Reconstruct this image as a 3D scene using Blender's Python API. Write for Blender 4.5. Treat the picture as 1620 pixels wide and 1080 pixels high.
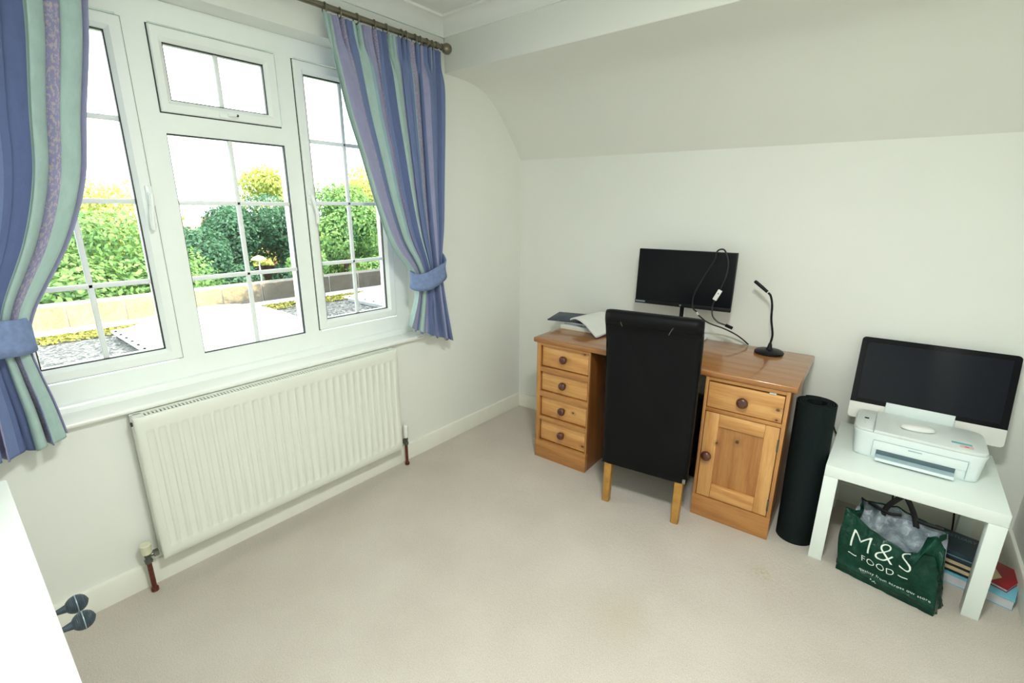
import bpy, bmesh, math, random
import numpy as np
from mathutils import Vector, Matrix
random.seed(7); rng = np.random.default_rng(7)
PI = math.pi
scene = bpy.context.scene
COL = scene.collection
for o in list(bpy.data.objects): bpy.data.objects.remove(o)

# ------------------------------------------------------------------ camera, light, exposure
def setup():
    cd = bpy.data.cameras.new('camera'); cam = bpy.data.objects.new('camera', cd); COL.objects.link(cam)
    yaw, pitch, roll = 0.6812, -0.2698, 0.0049
    cy, sy, cp, sp = math.cos(yaw), math.sin(yaw), math.cos(pitch), math.sin(pitch)
    F = Vector((-sy*cp, cy*cp, sp)); R = Vector((cy, sy, 0)); U = R.cross(F)
    R2 = R*math.cos(roll) + U*math.sin(roll); U2 = -R*math.sin(roll) + U*math.cos(roll)
    M = Matrix(((R2.x, U2.x, -F.x, 2.1386), (R2.y, U2.y, -F.y, -2.7263), (R2.z, U2.z, -F.z, 1.4674), (0, 0, 0, 1)))
    cam.matrix_world = M
    cd.sensor_width = 36.0; cd.lens = 751.56/1620*36.0; cd.clip_start = 0.02; cd.clip_end = 200
    scene.camera = cam
    w = bpy.data.worlds.new('sky'); scene.world = w; w.use_nodes = True
    nt = w.node_tree; bg = nt.nodes['Background']
    bg.inputs[0].default_value = (0.91, 1.0, 1.0, 1); bg.inputs[1].default_value = 6.5
    sd = bpy.data.lights.new('sun', 'SUN'); sun = bpy.data.objects.new('sun', sd); COL.objects.link(sun)
    sd.energy = 7.0; sd.angle = math.radians(1.5); sd.color = (1.0, 0.93, 0.80)
    sun.rotation_euler = Vector((0.6, 0.63, 1.0)).to_track_quat('Z', 'Y').to_euler()
    pd = bpy.data.lights.new('window_portal', 'AREA'); po = bpy.data.objects.new('window_portal', pd); COL.objects.link(po)
    pd.shape = 'RECTANGLE'; pd.size = 1.75; pd.size_y = 1.42; pd.cycles.is_portal = True
    po.location = (-0.31, -1.813, 1.48); po.rotation_euler = (0, -PI/2, 0)   # -Z axis of light towards +x
    po.rotation_euler = Vector((-1, 0, 0)).to_track_quat('Z', 'Y').to_euler()
    # fill lamp added to brighten the room, its unseen fitting is built further down
    ld = bpy.data.lights.new('ceiling_fill_lamp', 'AREA'); lo = bpy.data.objects.new('ceiling_fill_lamp', ld); COL.objects.link(lo)
    ld.shape = 'DISK'; ld.size = 0.30; ld.energy = 38.0; ld.color = (0.96, 1.0, 0.95)
    lo.location = (2.0, -2.15, 2.335)
    vs = scene.view_settings
    scene.display_settings.display_device = 'sRGB'
    vs.view_transform = 'Standard'; vs.look = 'None'; vs.gamma = 1.0; vs.use_curve_mapping = False
    vs.exposure = 0.09
    try:
        scene.cycles.max_bounces = 14; scene.cycles.diffuse_bounces = 8; scene.cycles.transparent_max_bounces = 16
        scene.cycles.use_denoising = True; scene.cycles.sample_clamp_indirect = 8.0
        scene.cycles.caustics_reflective = False; scene.cycles.caustics_refractive = False
    except Exception: pass
setup()

# ------------------------------------------------------------------ materials
def lin(r, g, b):
    f = lambda c: (c/255/12.92) if c/255 <= 0.04045 else ((c/255+0.055)/1.055)**2.4
    return (f(r), f(g), f(b), 1)
class NT:
    def __init__(s, name):
        s.m = bpy.data.materials.new(name); s.m.use_nodes = True; s.t = s.m.node_tree
        s.b = s.t.nodes['Principled BSDF']; s.out = s.t.nodes['Material Output']
    def n(s, typ, **kw):
        nd = s.t.nodes.new(typ)
        for k, v in kw.items():
            if k.startswith('i_'):
                key = k[2:]; key = int(key) if key.isdigit() else key.replace('_', ' ')
                nd.inputs[key].default_value = v
            else: setattr(nd, k, v)
        return nd
    def l(s, a, b): s.t.links.new(a, b)
    def coord(s, kind='Object', scale=(1, 1, 1), rot=(0, 0, 0)):
        tc = s.n('ShaderNodeTexCoord'); mp = s.n('ShaderNodeMapping')
        mp.inputs['Scale'].default_value = scale; mp.inputs['Rotation'].default_value = rot
        s.l(tc.outputs[kind], mp.inputs[0]); return mp.outputs[0]
    def noise(s, vec, scale, detail=4, rough=0.5):
        nd = s.n('ShaderNodeTexNoise'); nd.inputs['Scale'].default_value = scale; nd.inputs['Detail'].default_value = detail
        nd.inputs['Roughness'].default_value = rough
        if vec is not None: s.l(vec, nd.inputs['Vector'])
        return nd.outputs['Fac']
    def ramp(s, fac, stops, interp='LINEAR'):
        nd = s.n('ShaderNodeValToRGB'); cr = nd.color_ramp; cr.interpolation = interp
        while len(cr.elements) > 1: cr.elements.remove(cr.elements[-1])
        cr.elements[0].position = stops[0][0]; cr.elements[0].color = stops[0][1]
        for p, c in stops[1:]:
            e = cr.elements.new(p); e.color = c
        s.l(fac, nd.inputs[0]); return nd.outputs[0]
    def mix(s, fac, a, b, mode='MIX'):
        nd = s.n('ShaderNodeMix', data_type='RGBA', blend_type=mode)
        for sock, v in ((nd.inputs[0], fac), (nd.inputs[6], a), (nd.inputs[7], b)):
            if isinstance(v, (int, float)): sock.default_value = v
            elif isinstance(v, tuple): sock.default_value = v
            else: s.l(v, sock)
        return nd.outputs[2]
    def math(s, op, a, b=0.0):
        nd = s.n('ShaderNodeMath', operation=op)
        for sock, v in ((nd.inputs[0], a), (nd.inputs[1], b)):
            if isinstance(v, (int, float)): sock.default_value = v
            else: s.l(v, sock)
        return nd.outputs[0]
    def bump(s, h, strength=0.2, dist=0.01):
        nd = s.n('ShaderNodeBump'); nd.inputs['Strength'].default_value = strength; nd.inputs['Distance'].default_value = dist
        s.l(h, nd.inputs['Height']); s.l(nd.outputs[0], s.b.inputs['Normal'])
    def base(s, c):
        if isinstance(c, tuple): s.b.inputs['Base Color'].default_value = c
        else: s.l(c, s.b.inputs['Base Color'])
    def set(s, **kw):
        for k, v in kw.items(): s.b.inputs[k.replace('_', ' ')].default_value = v
        return s

def plain(name, col, rough=0.5, metal=0.0, var=0.06, scale=12.0, bump=0.0, bscale=200.0, spec=0.5, coat=0.0):
    t = NT(name); v = t.coord()
    n = t.noise(v, scale, 3)
    lo = tuple(c*(1-var) for c in col[:3])+(1,); hi = tuple(min(1, c*(1+var)) for c in col[:3])+(1,)
    t.base(t.ramp(n, [(0.3, lo), (0.7, hi)]))
    t.set(Roughness=rough, Metallic=metal)
    t.b.inputs['Specular IOR Level'].default_value = spec
    t.b.inputs['Coat Weight'].default_value = coat
    if bump: t.bump(t.noise(v, bscale, 2), bump, 0.002)
    return t.m

MAT = {}
MAT['wall'] = plain('wall_paint', (0.80, 0.815, 0.775, 1), 0.75, var=0.015, scale=2.0, bump=0.05, bscale=300)
MAT['ceiling'] = plain('ceiling_paint', (0.80, 0.82, 0.80, 1), 0.8, var=0.01, scale=2.0)
MAT['slope'] = plain('slope_paint', (0.79, 0.80, 0.755, 1), 0.8, var=0.015, scale=1.5)
MAT['trim'] = plain('trim_gloss', (0.80, 0.80, 0.73, 1), 0.35, var=0.02)
MAT['upvc'] = plain('upvc', (0.89, 0.93, 0.91, 1), 0.28, var=0.01)
MAT['upvc_bar'] = plain('upvc_glazing_bar', (0.84, 0.88, 0.88, 1), 0.35, var=0.01)
MAT['gasket'] = plain('gasket', (0.02, 0.02, 0.022, 1), 0.5)
MAT['sill'] = plain('sill_paint', (0.86, 0.87, 0.83, 1), 0.25, var=0.01)
MAT['rad'] = plain('radiator_enamel', (0.76, 0.78, 0.715, 1), 0.3, var=0.01)
MAT['dark_slot'] = plain('dark_slot', (0.015, 0.015, 0.014, 1), 0.6)
MAT['copper'] = plain('old_copper', lin(98, 48, 36), 0.45, 0.3, var=0.35, scale=60)
MAT['brass'] = plain('dull_nickel', lin(108, 110, 104), 0.35, 0.8, var=0.2, scale=60)
MAT['cream'] = plain('cream_plastic', lin(216, 214, 188), 0.4)
MAT['white_plastic'] = plain('white_plastic', (0.80, 0.82, 0.80, 1), 0.35, var=0.01)
MAT['printer'] = plain('printer_white', (0.79, 0.87, 0.87, 1), 0.4, var=0.01)
MAT['printer_lid'] = plain('printer_lid', (0.68, 0.73, 0.72, 1), 0.5, var=0.02)
MAT['printer_tray'] = plain('printer_tray', lin(160, 182, 190), 0.3, var=0.05)
MAT['slot_grey'] = plain('slot_grey', lin(84, 104, 114), 0.4, var=0.1)
MAT['pole'] = plain('antique_pewter', lin(128, 122, 106), 0.32, 0.85, var=0.12, scale=40)
MAT['knob_wood'] = plain('knob_wood', lin(84, 46, 32), 0.28, var=0.2, scale=40, coat=0.4)
MAT['black_plastic'] = plain('black_plastic', (0.006, 0.007, 0.009, 1), 0.4, spec=0.2)
MAT['screen'] = plain('screen_matt', (0.006, 0.007, 0.009, 1), 0.25, var=0.0, spec=0.15)
MAT['glass_black'] = plain('glass_black', (0.002, 0.003, 0.005, 1), 0.05, var=0.0, spec=0.16)
MAT['lcd'] = plain('lcd_panel', (0.008, 0.010, 0.016, 1), 0.08, var=0.0, spec=0.16)
MAT['alu'] = plain('aluminium', (0.74, 0.74, 0.71, 1), 0.32, 0.35, var=0.02)
MAT['mat_black'] = plain('foam_mat', (0.007, 0.012, 0.013, 1), 0.75, var=0.2, scale=80, bump=0.2, bscale=500, spec=0.12)
MAT['cable'] = plain('cable_rubber', (0.01, 0.01, 0.011, 1), 0.45)
MAT['lack'] = plain('white_foil', (0.79, 0.86, 0.83, 1), 0.32, var=0.008)
MAT['cab_white'] = plain('cabinet_white', (0.86, 0.90, 0.85, 1), 0.35, var=0.01)
MAT['knob_iron'] = plain('blue_grey_iron', lin(52, 64, 74), 0.55, 0.2, var=0.25, scale=60)
MAT['knob_line'] = plain('worn_edge', lin(150, 162, 170), 0.35, 0.4)
MAT['oak'] = plain('oak_leg', lin(172, 126, 58), 0.45, var=0.18, scale=25)
MAT['strap'] = plain('black_webbing', (0.006, 0.006, 0.007, 1), 0.7, bump=0.3, bscale=900)
MAT['paper'] = plain('paper', (0.78, 0.79, 0.76, 1), 0.7, var=0.02)
MAT['pages_cream'] = plain('pages_cream', lin(206, 186, 146), 0.8, var=0.1, scale=40)
MAT['pages_white'] = plain('pages_white', lin(205, 206, 212), 0.8, var=0.04, scale=40)
MAT['folder_blue'] = plain('folder_navy', lin(38, 54, 78), 0.5)
MAT['royal_blue'] = plain('cover_blue', lin(36, 58, 120), 0.45)
MAT['cover_teal'] = plain('cover_teal', lin(32, 52, 66), 0.5, var=0.25, scale=30)
MAT['cover_dark'] = plain('cover_black', (0.012, 0.014, 0.018, 1), 0.4)
MAT['cover_lightblue'] = plain('cover_lightblue', lin(116, 186, 206), 0.4, var=0.1)
MAT['cover_tan'] = plain('cover_tan', lin(150, 138, 112), 0.5, var=0.15)
MAT['cover_red'] = plain('cover_red', lin(150, 22, 34), 0.4, var=0.1)
MAT['cover_sky'] = plain('cover_sky', lin(64, 112, 160), 0.4, var=0.1)
MAT['ink_pale'] = plain('ink_pale', lin(120, 140, 150), 0.6)
MAT['ink_white'] = plain('ink_white', (0.72, 0.80, 0.74, 1), 0.35, var=0.02)
MAT['sticker_cyan'] = plain('sticker_cyan', lin(110, 186, 190), 0.4)
MAT['sticker_pink'] = plain('sticker_pink', lin(232, 196, 196), 0.4)
MAT['sticker_red'] = plain('sticker_red', lin(190, 60, 70), 0.4)
MAT['scuff'] = plain('scuff', lin(120, 116, 112), 0.6)

def carpet():
    t = NT('carpet'); v = t.coord()
    n1 = t.noise(v, 260, 2, 0.7); n2 = t.noise(v, 3.0, 3); n3 = t.noise(v, 60, 3, 0.6)
    c = t.ramp(n1, [(0.25, (0.41, 0.355, 0.305, 1)), (0.75, (0.71, 0.648, 0.588, 1))])
    c = t.mix(0.35, c, t.ramp(n2, [(0.35, (0.49, 0.435, 0.38, 1)), (0.7, (0.63, 0.58, 0.525, 1))]))
    # worn yellowish stain by the table and a faint one in the middle
    g = t.n('ShaderNodeNewGeometry')
    def spot(x, y, r):
        s = t.n('ShaderNodeVectorMath', operation='DISTANCE'); t.l(g.outputs['Position'], s.inputs[0]); s.inputs[1].default_value = (x, y, 0)
        return t.math('SUBTRACT', 1.0, t.math('MINIMUM', t.math('DIVIDE', s.outputs['Value'], r), 1.0))
    sp = t.math('MULTIPLY', spot(1.905, -0.765, 0.07), t.ramp(n3, [(0.45, (0, 0, 0, 1)), (0.62, (1, 1, 1, 1))]))
    c = t.mix(t.math('MULTIPLY', sp, 0.8), c, (0.42, 0.38, 0.14, 1))
    c = t.mix(t.math('MULTIPLY', spot(1.55, -1.35, 0.16), 0.22), c, (0.42, 0.35, 0.2, 1))
    t.base(c); t.set(Roughness=0.95); t.b.inputs['Specular IOR Level'].default_value = 0.1
    t.b.inputs['Sheen Weight'].default_value = 0.2
    t.bump(t.mix(0.5, n1, n3), 0.8, 0.006); return t.m
MAT['carpet'] = carpet()

KNOTS = [(0.467, 0.436, 0.011), (0.381, 0.406, 0.007), (0.61, 0.637, 0.010), (0.61, 0.590, 0.007), (-0.345, 0.705, 0.008), (-0.404, 0.342, 0.008), (-0.334, 0.152, 0.010), (-0.524, 0.252, 0.006)]
def pine(name, axis, tint=1.0, rough=0.32, knots=True):
    # grain runs along the given local axis
    t = NT(name)
    sc = {'x': (1.2, 14, 14), 'z': (14, 14, 1.2), 'y': (14, 1.2, 14)}[axis]
    v = t.coord('Object', sc)
    vv = t.n('ShaderNodeVectorMath', operation='ADD'); t.l(v, vv.inputs[0])
    oi = t.n('ShaderNodeObjectInfo'); t.l(t.math('MULTIPLY', oi.outputs['Random'], 37.0), vv.inputs[1])
    v2 = vv.outputs[0]
    n = t.noise(v2, 1.6, 6, 0.55); n2 = t.noise(v2, 9, 3, 0.6)
    w = t.n('ShaderNodeTexWave'); w.wave_type = 'BANDS'; w.bands_direction = 'DIAGONAL'
    w.inputs['Scale'].default_value = 0.55; w.inputs['Distortion'].default_value = 5.0; w.inputs['Detail'].default_value = 2
    t.l(v2, w.inputs['Vector'])
    A = lin(200, 146, 84); B = lin(176, 116, 60); D = lin(214, 166, 104)
    c = t.ramp(n, [(0.30, B), (0.5, A), (0.72, D)])
    c = t.mix(0.30, c, t.ramp(w.outputs['Color'], [(0.2, lin(166, 104, 56)), (0.8, lin(210, 158, 98))]))
    c = t.mix(0.18, c, t.ramp(n2, [(0.35, lin(142, 80, 40)), (0.6, lin(216, 160, 98))]))
    if knots:
        tc = t.n('ShaderNodeTexCoord'); dist = None
        for kx, kz, kr in KNOTS:
            mp = t.n('ShaderNodeMapping'); mp.vector_type = 'POINT'
            mp.inputs['Location'].default_value = (-kx, 0, -kz) if axis != 'z' else (-kx, 0, -kz)
            t.l(tc.outputs['Object'], mp.inputs[0])
            sc2 = t.n('ShaderNodeVectorMath', operation='MULTIPLY'); t.l(mp.outputs[0], sc2.inputs[0])
            sc2.inputs[1].default_value = (0.75/kr, 0, 1/kr) if axis == 'x' else (1/kr, 0, 0.75/kr)
            ln = t.n('ShaderNodeVectorMath', operation='LENGTH'); t.l(sc2.outputs[0], ln.inputs[0])
            dist = ln.outputs['Value'] if dist is None else t.math('MINIMUM', dist, ln.outputs['Value'])
        dist = t.math('ADD', dist, t.math('MULTIPLY', t.math('SUBTRACT', n2, 0.5), 0.8))
        kf = t.ramp(dist, [(0.45, (1, 1, 1, 1)), (0.75, (0.45, 0.45, 0.45, 1)), (1.0, (0.22, 0.22, 0.22, 1))])
        kf2 = t.math('MULTIPLY', kf, t.ramp(t.math('MULTIPLY', dist, 0.4), [(0.55, (1, 1, 1, 1)), (0.95, (0, 0, 0, 1))]))
        c = t.mix(t.math('MULTIPLY', kf2, 0.88), c, lin(58, 26, 14))
    if tint != 1.0:
        c = t.mix(1.0, c, (tint, tint**1.35, tint**1.7, 1), 'MULTIPLY')
    t.base(c); t.set(Roughness=rough); t.b.inputs['Coat Weight'].default_value = 0.5 if 'top' in name else 0.25; t.b.inputs['Coat Roughness'].default_value = 0.07 if 'top' in name else 0.2
    t.bump(n2, 0.06, 0.002)
    return t.m
MAT['pine_x'] = pine('pine_grain_x', 'x', 1.12); MAT['pine_z'] = pine('pine_grain_z', 'z', 1.08); MAT['pine_rail'] = pine('pine_rail', 'x', 0.86, knots=False); MAT['pine_stile'] = pine('pine_stile', 'z', 0.84, knots=False)
MAT['pine_panel'] = pine('pine_panel', 'z', 0.76); MAT['pine_top'] = pine('pine_top', 'x', 0.62, 0.3, knots=False)
MAT['pine_side'] = pine('pine_side', 'z', 0.42, knots=False); MAT['pine_base'] = pine('pine_base', 'x', 0.78)

def leather():
    t = NT('black_leather'); v = t.coord()
    n = t.noise(v, 350, 2); n2 = t.noise(v, 6, 4)
    t.base(t.ramp(n2, [(0.3, (0.0025, 0.003, 0.004, 1)), (0.7, (0.005, 0.005, 0.006, 1))]))
    t.set(Roughness=0.5); t.b.inputs['Specular IOR Level'].default_value = 0.14; t.bump(t.mix(0.4, n, n2), 0.15, 0.003); return t.m
MAT['leather'] = leather()

def cloth(name, P, B):
    # woven stripes: the stripe follows the cloth's own width coordinate (attribute cu)
    t = NT(name); at = t.n('ShaderNodeAttribute'); at.attribute_name = 'cu'; u = at.outputs['Fac']
    at2 = t.n('ShaderNodeAttribute'); at2.attribute_name = 'cv'; vv = at2.outputs['Fac']
    blue = lin(116, 132, 178); dblue = lin(98, 112, 158); mint = lin(174, 200, 196); lav = lin(160, 160, 196); lav2 = lin(150, 147, 186); teal = lin(150, 182, 194)
    hues = dict(blue=blue, dblue=dblue, mint=mint, lav=lav, lav2=lav2, teal=teal)
    P = [(p, hues[k]) for p, k in P]
    c = t.ramp(u, P, 'CONSTANT')
    cmb = t.n('ShaderNodeCombineXYZ'); t.l(t.math('MULTIPLY', u, 2.4), cmb.inputs[0]); t.l(t.math('MULTIPLY', vv, 1.5), cmb.inputs[1])
    spk = t.noise(cmb.outputs[0], 90, 2, 0.7); wv = t.noise(cmb.outputs[0], 300, 2, 0.6); slub = t.noise(cmb.outputs[0], 18, 4, 0.7)
    # speckled figure only inside the lavender bands
    bs = [(0, (0, 0, 0, 1))]
    for a_, b_ in B: bs += [(a_, (1, 1, 1, 1)), (b_, (0, 0, 0, 1))]
    band = t.ramp(u, bs, 'CONSTANT')
    c = t.mix(t.math('MULTIPLY', band, t.ramp(spk, [(0.5, (0, 0, 0, 1)), (0.56, (0.8, 0.8, 0.8, 1))])), c, lin(196, 180, 184))
    c = t.mix(0.22, c, t.ramp(slub, [(0.3, (0.3, 0.32, 0.36, 1)), (0.7, (1, 1, 1, 1))]), 'MULTIPLY')
    t.base(c); t.set(Roughness=0.85); t.b.inputs['Sheen Weight'].default_value = 0.15
    t.bump(wv, 0.25, 0.002)
    tr = t.n('ShaderNodeBsdfTranslucent'); t.l(c, tr.inputs[0])
    mx = t.n('ShaderNodeMixShader'); mx.inputs[0].default_value = 0.12
    t.l(t.b.outputs[0], mx.inputs[1]); t.l(tr.outputs[0], mx.inputs[2]); t.l(mx.outputs[0], t.out.inputs[0])
    return t.m
MAT['curtain'] = cloth('striped_curtain', [(0.00, 'mint'), (0.05, 'lav'), (0.125, 'lav2'), (0.15, 'blue'), (0.21, 'mint'), (0.265, 'teal'), (0.28, 'lav'), (0.37, 'lav2'),
     (0.39, 'blue'), (0.43, 'dblue'), (0.47, 'mint'), (0.555, 'lav'), (0.575, 'blue'), (0.68, 'teal'), (0.69, 'lav2'), (0.73, 'blue'), (0.79, 'lav'),
     (0.82, 'blue'), (0.88, 'mint'), (0.895, 'blue'), (0.94, 'dblue'), (0.97, 'blue')], [(0.125, 0.15), (0.37, 0.39), (0.69, 0.73)])
MAT['curtain_left'] = cloth('striped_curtain_left', [(0.00, 'lav'), (0.035, 'mint'), (0.12, 'blue'), (0.135, 'lav2'), (0.18, 'mint'), (0.265, 'dblue'), (0.37, 'blue'), (0.42, 'lav'), (0.50, 'blue'),
     (0.60, 'teal'), (0.615, 'blue'), (0.66, 'lav2'), (0.72, 'mint'), (0.80, 'blue'), (0.88, 'lav'), (0.94, 'dblue')], [(0.135, 0.18), (0.66, 0.72)])
MAT['tie'] = plain('tieback_cloth', lin(120, 138, 180), 0.85, var=0.12, scale=60, bump=0.25, bscale=900)

def glass():
    t = NT('window_glass'); nt = t.t
    tr = t.n('ShaderNodeBsdfTransparent'); tr.inputs[0].default_value = (0.97, 0.985, 0.975, 1)
    gl = t.n('ShaderNodeBsdfGlossy'); gl.inputs['Roughness'].default_value = 0.0
    fr = t.n('ShaderNodeFresnel'); fr.inputs[0].default_value = 1.45
    mx = t.n('ShaderNodeMixShader'); t.l(t.math('MULTIPLY', fr.outputs[0], 0.6), mx.inputs[0])
    t.l(tr.outputs[0], mx.inputs[1]); t.l(gl.outputs[0], mx.inputs[2]); t.l(mx.outputs[0], t.out.inputs[0])
    return t.m
MAT['glass'] = glass()

def bagmat():
    t = NT('bag_green'); v = t.coord()
    n = t.noise(v, 16, 3, 0.5); n2 = t.noise(v, 45, 4, 0.6)
    t.base(t.ramp(n, [(0.3, (0.002, 0.028, 0.016, 1)), (0.7, (0.005, 0.050, 0.031, 1))]))
    t.set(Roughness=0.2); t.b.inputs['Specular IOR Level'].default_value = 0.22
    t.bump(t.mix(0.35, n, n2), 0.6, 0.02); return t.m
MAT['bag'] = bagmat()
def lining():
    t = NT('bag_lining'); v = t.coord(); n = t.noise(v, 22, 3)
    t.base(t.ramp(n, [(0.3, lin(92, 102, 112)), (0.7, lin(150, 160, 168))])); t.set(Roughness=0.35)
    t.bump(n, 0.6, 0.03); return t.m
MAT['lining'] = lining()

def gravel():
    t = NT('gravel'); v = t.coord()
    vo = t.n('ShaderNodeTexVoronoi'); vo.inputs['Scale'].default_value = 55; t.l(v, vo.inputs['Vector'])
    c = t.ramp(t.math('FRACT', t.math('MULTIPLY', vo.outputs['Color'], 1.0)), [(0.1, lin(40, 44, 48)), (0.5, lin(84, 86, 88)), (0.9, lin(150, 148, 142))])
    t.base(c); t.set(Roughness=0.9); t.bump(vo.outputs['Distance'], 0.9, 0.02); return t.m
MAT['gravel'] = gravel()
def stone():
    t = NT('weathered_block'); v = t.coord('Object'); g = t.n('ShaderNodeNewGeometry')
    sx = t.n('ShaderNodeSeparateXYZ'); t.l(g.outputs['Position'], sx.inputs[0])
    n = t.noise(g.outputs['Position'], 7, 5, 0.6); n2 = t.noise(g.outputs['Position'], 40, 3)
    c = t.ramp(n, [(0.3, lin(150, 132, 102)), (0.65, lin(184, 166, 132))])
    c = t.mix(0.25, c, t.ramp(n2, [(0.35, lin(104, 92, 74)), (0.6, lin(190, 174, 144))]))
    # shade painted into the block colour: darker grey towards the far end and foot
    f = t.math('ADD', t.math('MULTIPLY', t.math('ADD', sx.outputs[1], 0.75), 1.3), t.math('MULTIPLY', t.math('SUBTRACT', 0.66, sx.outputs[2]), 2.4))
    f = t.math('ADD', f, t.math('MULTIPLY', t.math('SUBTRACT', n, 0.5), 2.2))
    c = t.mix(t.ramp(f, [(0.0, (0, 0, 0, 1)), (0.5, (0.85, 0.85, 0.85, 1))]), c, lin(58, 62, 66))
    t.base(c); t.set(Roughness=0.95); t.bump(t.mix(0.5, n, n2), 0.5, 0.01); return t.m
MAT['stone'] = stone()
MAT['kerb'] = plain('lead_fillet', lin(176, 180, 184), 0.7, var=0.1, scale=8)
MAT['dome'] = plain('opal_dome', (0.86, 0.87, 0.88, 1), 0.25, var=0.01)
MAT['brickred'] = plain('red_brick', lin(150, 92, 76), 0.9, var=0.2, scale=6)
MAT['tile'] = plain('roof_tile', lin(140, 96, 84), 0.9, var=0.2, scale=6)
MAT['fence'] = plain('fence_wood', lin(104, 78, 66), 0.9, var=0.2, scale=8)
MAT['lawn'] = plain('lawn', lin(84, 110, 50), 0.95, var=0.3, scale=3)
MAT['bark'] = plain('bark', lin(80, 62, 48), 0.95, var=0.3, scale=20)
MAT['birdtable'] = plain('bird_table', lin(190, 170, 120), 0.8, var=0.1)
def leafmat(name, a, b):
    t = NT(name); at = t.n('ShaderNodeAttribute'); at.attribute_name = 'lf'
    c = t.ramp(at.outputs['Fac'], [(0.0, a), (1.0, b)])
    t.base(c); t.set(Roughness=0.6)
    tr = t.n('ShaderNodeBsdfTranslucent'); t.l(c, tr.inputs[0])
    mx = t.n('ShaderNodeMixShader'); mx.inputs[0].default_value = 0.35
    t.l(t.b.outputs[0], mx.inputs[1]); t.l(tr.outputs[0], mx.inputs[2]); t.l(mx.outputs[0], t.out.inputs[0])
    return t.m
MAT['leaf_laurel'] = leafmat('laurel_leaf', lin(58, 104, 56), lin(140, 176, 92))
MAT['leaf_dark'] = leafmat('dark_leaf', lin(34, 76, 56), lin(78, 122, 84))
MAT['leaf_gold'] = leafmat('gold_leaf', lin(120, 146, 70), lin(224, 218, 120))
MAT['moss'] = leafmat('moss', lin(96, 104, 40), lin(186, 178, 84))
def fill_diffuser():  # glowing cover of the added fill light
    t = NT('fill_lamp_glow'); t.base((0.9, 0.9, 0.86, 1)); t.b.inputs['Emission Color'].default_value = (1, 0.95, 0.86, 1); t.b.inputs['Emission Strength'].default_value = 3.0
    return t.m
MAT['fill_diffuser'] = fill_diffuser()

# ------------------------------------------------------------------ geometry helpers
def newbm(): return bmesh.new()
def box(bm, x0, x1, y0, y1, z0, z1, bev=0.0, seg=2, mi=0, M=None):
    r = bmesh.ops.create_cube(bm, size=1.0); vs = r['verts']
    for v in vs: v.co = Vector(((x0+x1)/2+v.co.x*(x1-x0), (y0+y1)/2+v.co.y*(y1-y0), (z0+z1)/2+v.co.z*(z1-z0)))
    fs = set(f for v in vs for f in v.link_faces)
    for f in fs: f.material_index = mi
    if bev > 0:
        es = list(set(e for v in vs for e in v.link_edges))
        rr = bmesh.ops.bevel(bm, geom=es, offset=bev, segments=seg, profile=0.5, affect='EDGES')
        vs = list(set(v for f in rr['faces'] for v in f.verts) | set(v for v in vs if v.is_valid))
        for f in set(f for v in vs for f in v.link_faces): f.material_index = mi
    if M is not None:
        for v in vs: v.co = M @ v.co
    return vs
def tube(bm, pts, r, n=10, mi=0, cap=True, closed=False):
    pts = [Vector(p) for p in pts]; N = len(pts)
    rs = r if isinstance(r, (list, tuple)) else [r]*N
    rings = []; prev = None
    for i, p in enumerate(pts):
        if closed: d = pts[(i+1) % N]-pts[i-1]
        else: d = pts[min(i+1, N-1)]-pts[max(i-1, 0)]
        d.normalize()
        if prev is None: a = d.orthogonal().normalized()
        else:
            a = prev-d*prev.dot(d)
            a = a.normalized() if a.length > 1e-6 else d.orthogonal().normalized()
        prev = a; b = d.cross(a)
        rings.append([bm.verts.new(p+(a*math.cos(2*PI*k/n)+b*math.sin(2*PI*k/n))*rs[i]) for k in range(n)])
    R = range(N) if closed else range(N-1)
    for i in R:
        A = rings[i]; B = rings[(i+1) % N]
        for k in range(n):
            f = bm.faces.new((A[k], A[(k+1) % n], B[(k+1) % n], B[k])); f.material_index = mi
    if cap and not closed:
        for ring, rev in ((rings[0], True), (rings[-1], False)):
            f = bm.faces.new(list(reversed(ring)) if rev else ring); f.material_index = mi
def lathe(bm, prof, n=24, M=None, mi=0):
    # prof: list of (r, h) along local z
    rings = []
    for r, h in prof:
        if r < 1e-6: rings.append([bm.verts.new((0, 0, h))])
        else: rings.append([bm.verts.new((r*math.cos(2*PI*k/n), r*math.sin(2*PI*k/n), h)) for k in range(n)])
    for A, B in zip(rings[:-1], rings[1:]):
        for k in range(n):
            k2 = (k+1) % n
            if len(A) == 1 and len(B) == 1: continue
            if len(A) == 1: f = bm.faces.new((A[0], B[k2], B[k]))
            elif len(B) == 1: f = bm.faces.new((A[k], A[k2], B[0]))
            else: f = bm.faces.new((A[k], A[k2], B[k2], B[k]))
            f.material_index = mi
    if M is not None:
        for ring in rings:
            for v in ring: v.co = M @ v.co
def prism(bm, prof, a0, a1, axis='x', mi=0):
    # closed profile swept along an axis. prof points are the two other coordinates in xyz order
    def P(p, a):
        return {'x': (a, p[0], p[1]), 'y': (p[0], a, p[1]), 'z': (p[0], p[1], a)}[axis]
    A = [bm.verts.new(P(p, a0)) for p in prof]; B = [bm.verts.new(P(p, a1)) for p in prof]; n = len(prof)
    for k in range(n):
        f = bm.faces.new((A[k], A[(k+1) % n], B[(k+1) % n], B[k])); f.material_index = mi
    for f in (bm.faces.new(list(reversed(A))), bm.faces.new(B)): f.material_index = mi
def grid(bm, fn, nu, nv, mi=0, closed_u=False):
    V = [[bm.verts.new(fn(i/nu, j/nv)) for i in range(nu if closed_u else nu+1)] for j in range(nv+1)]
    for j in range(nv):
        for i in range(nu):
            i2 = (i+1) % nu if closed_u else i+1
            f = bm.faces.new((V[j][i], V[j][i2], V[j+1][i2], V[j+1][i])); f.material_index = mi
    return V
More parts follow.
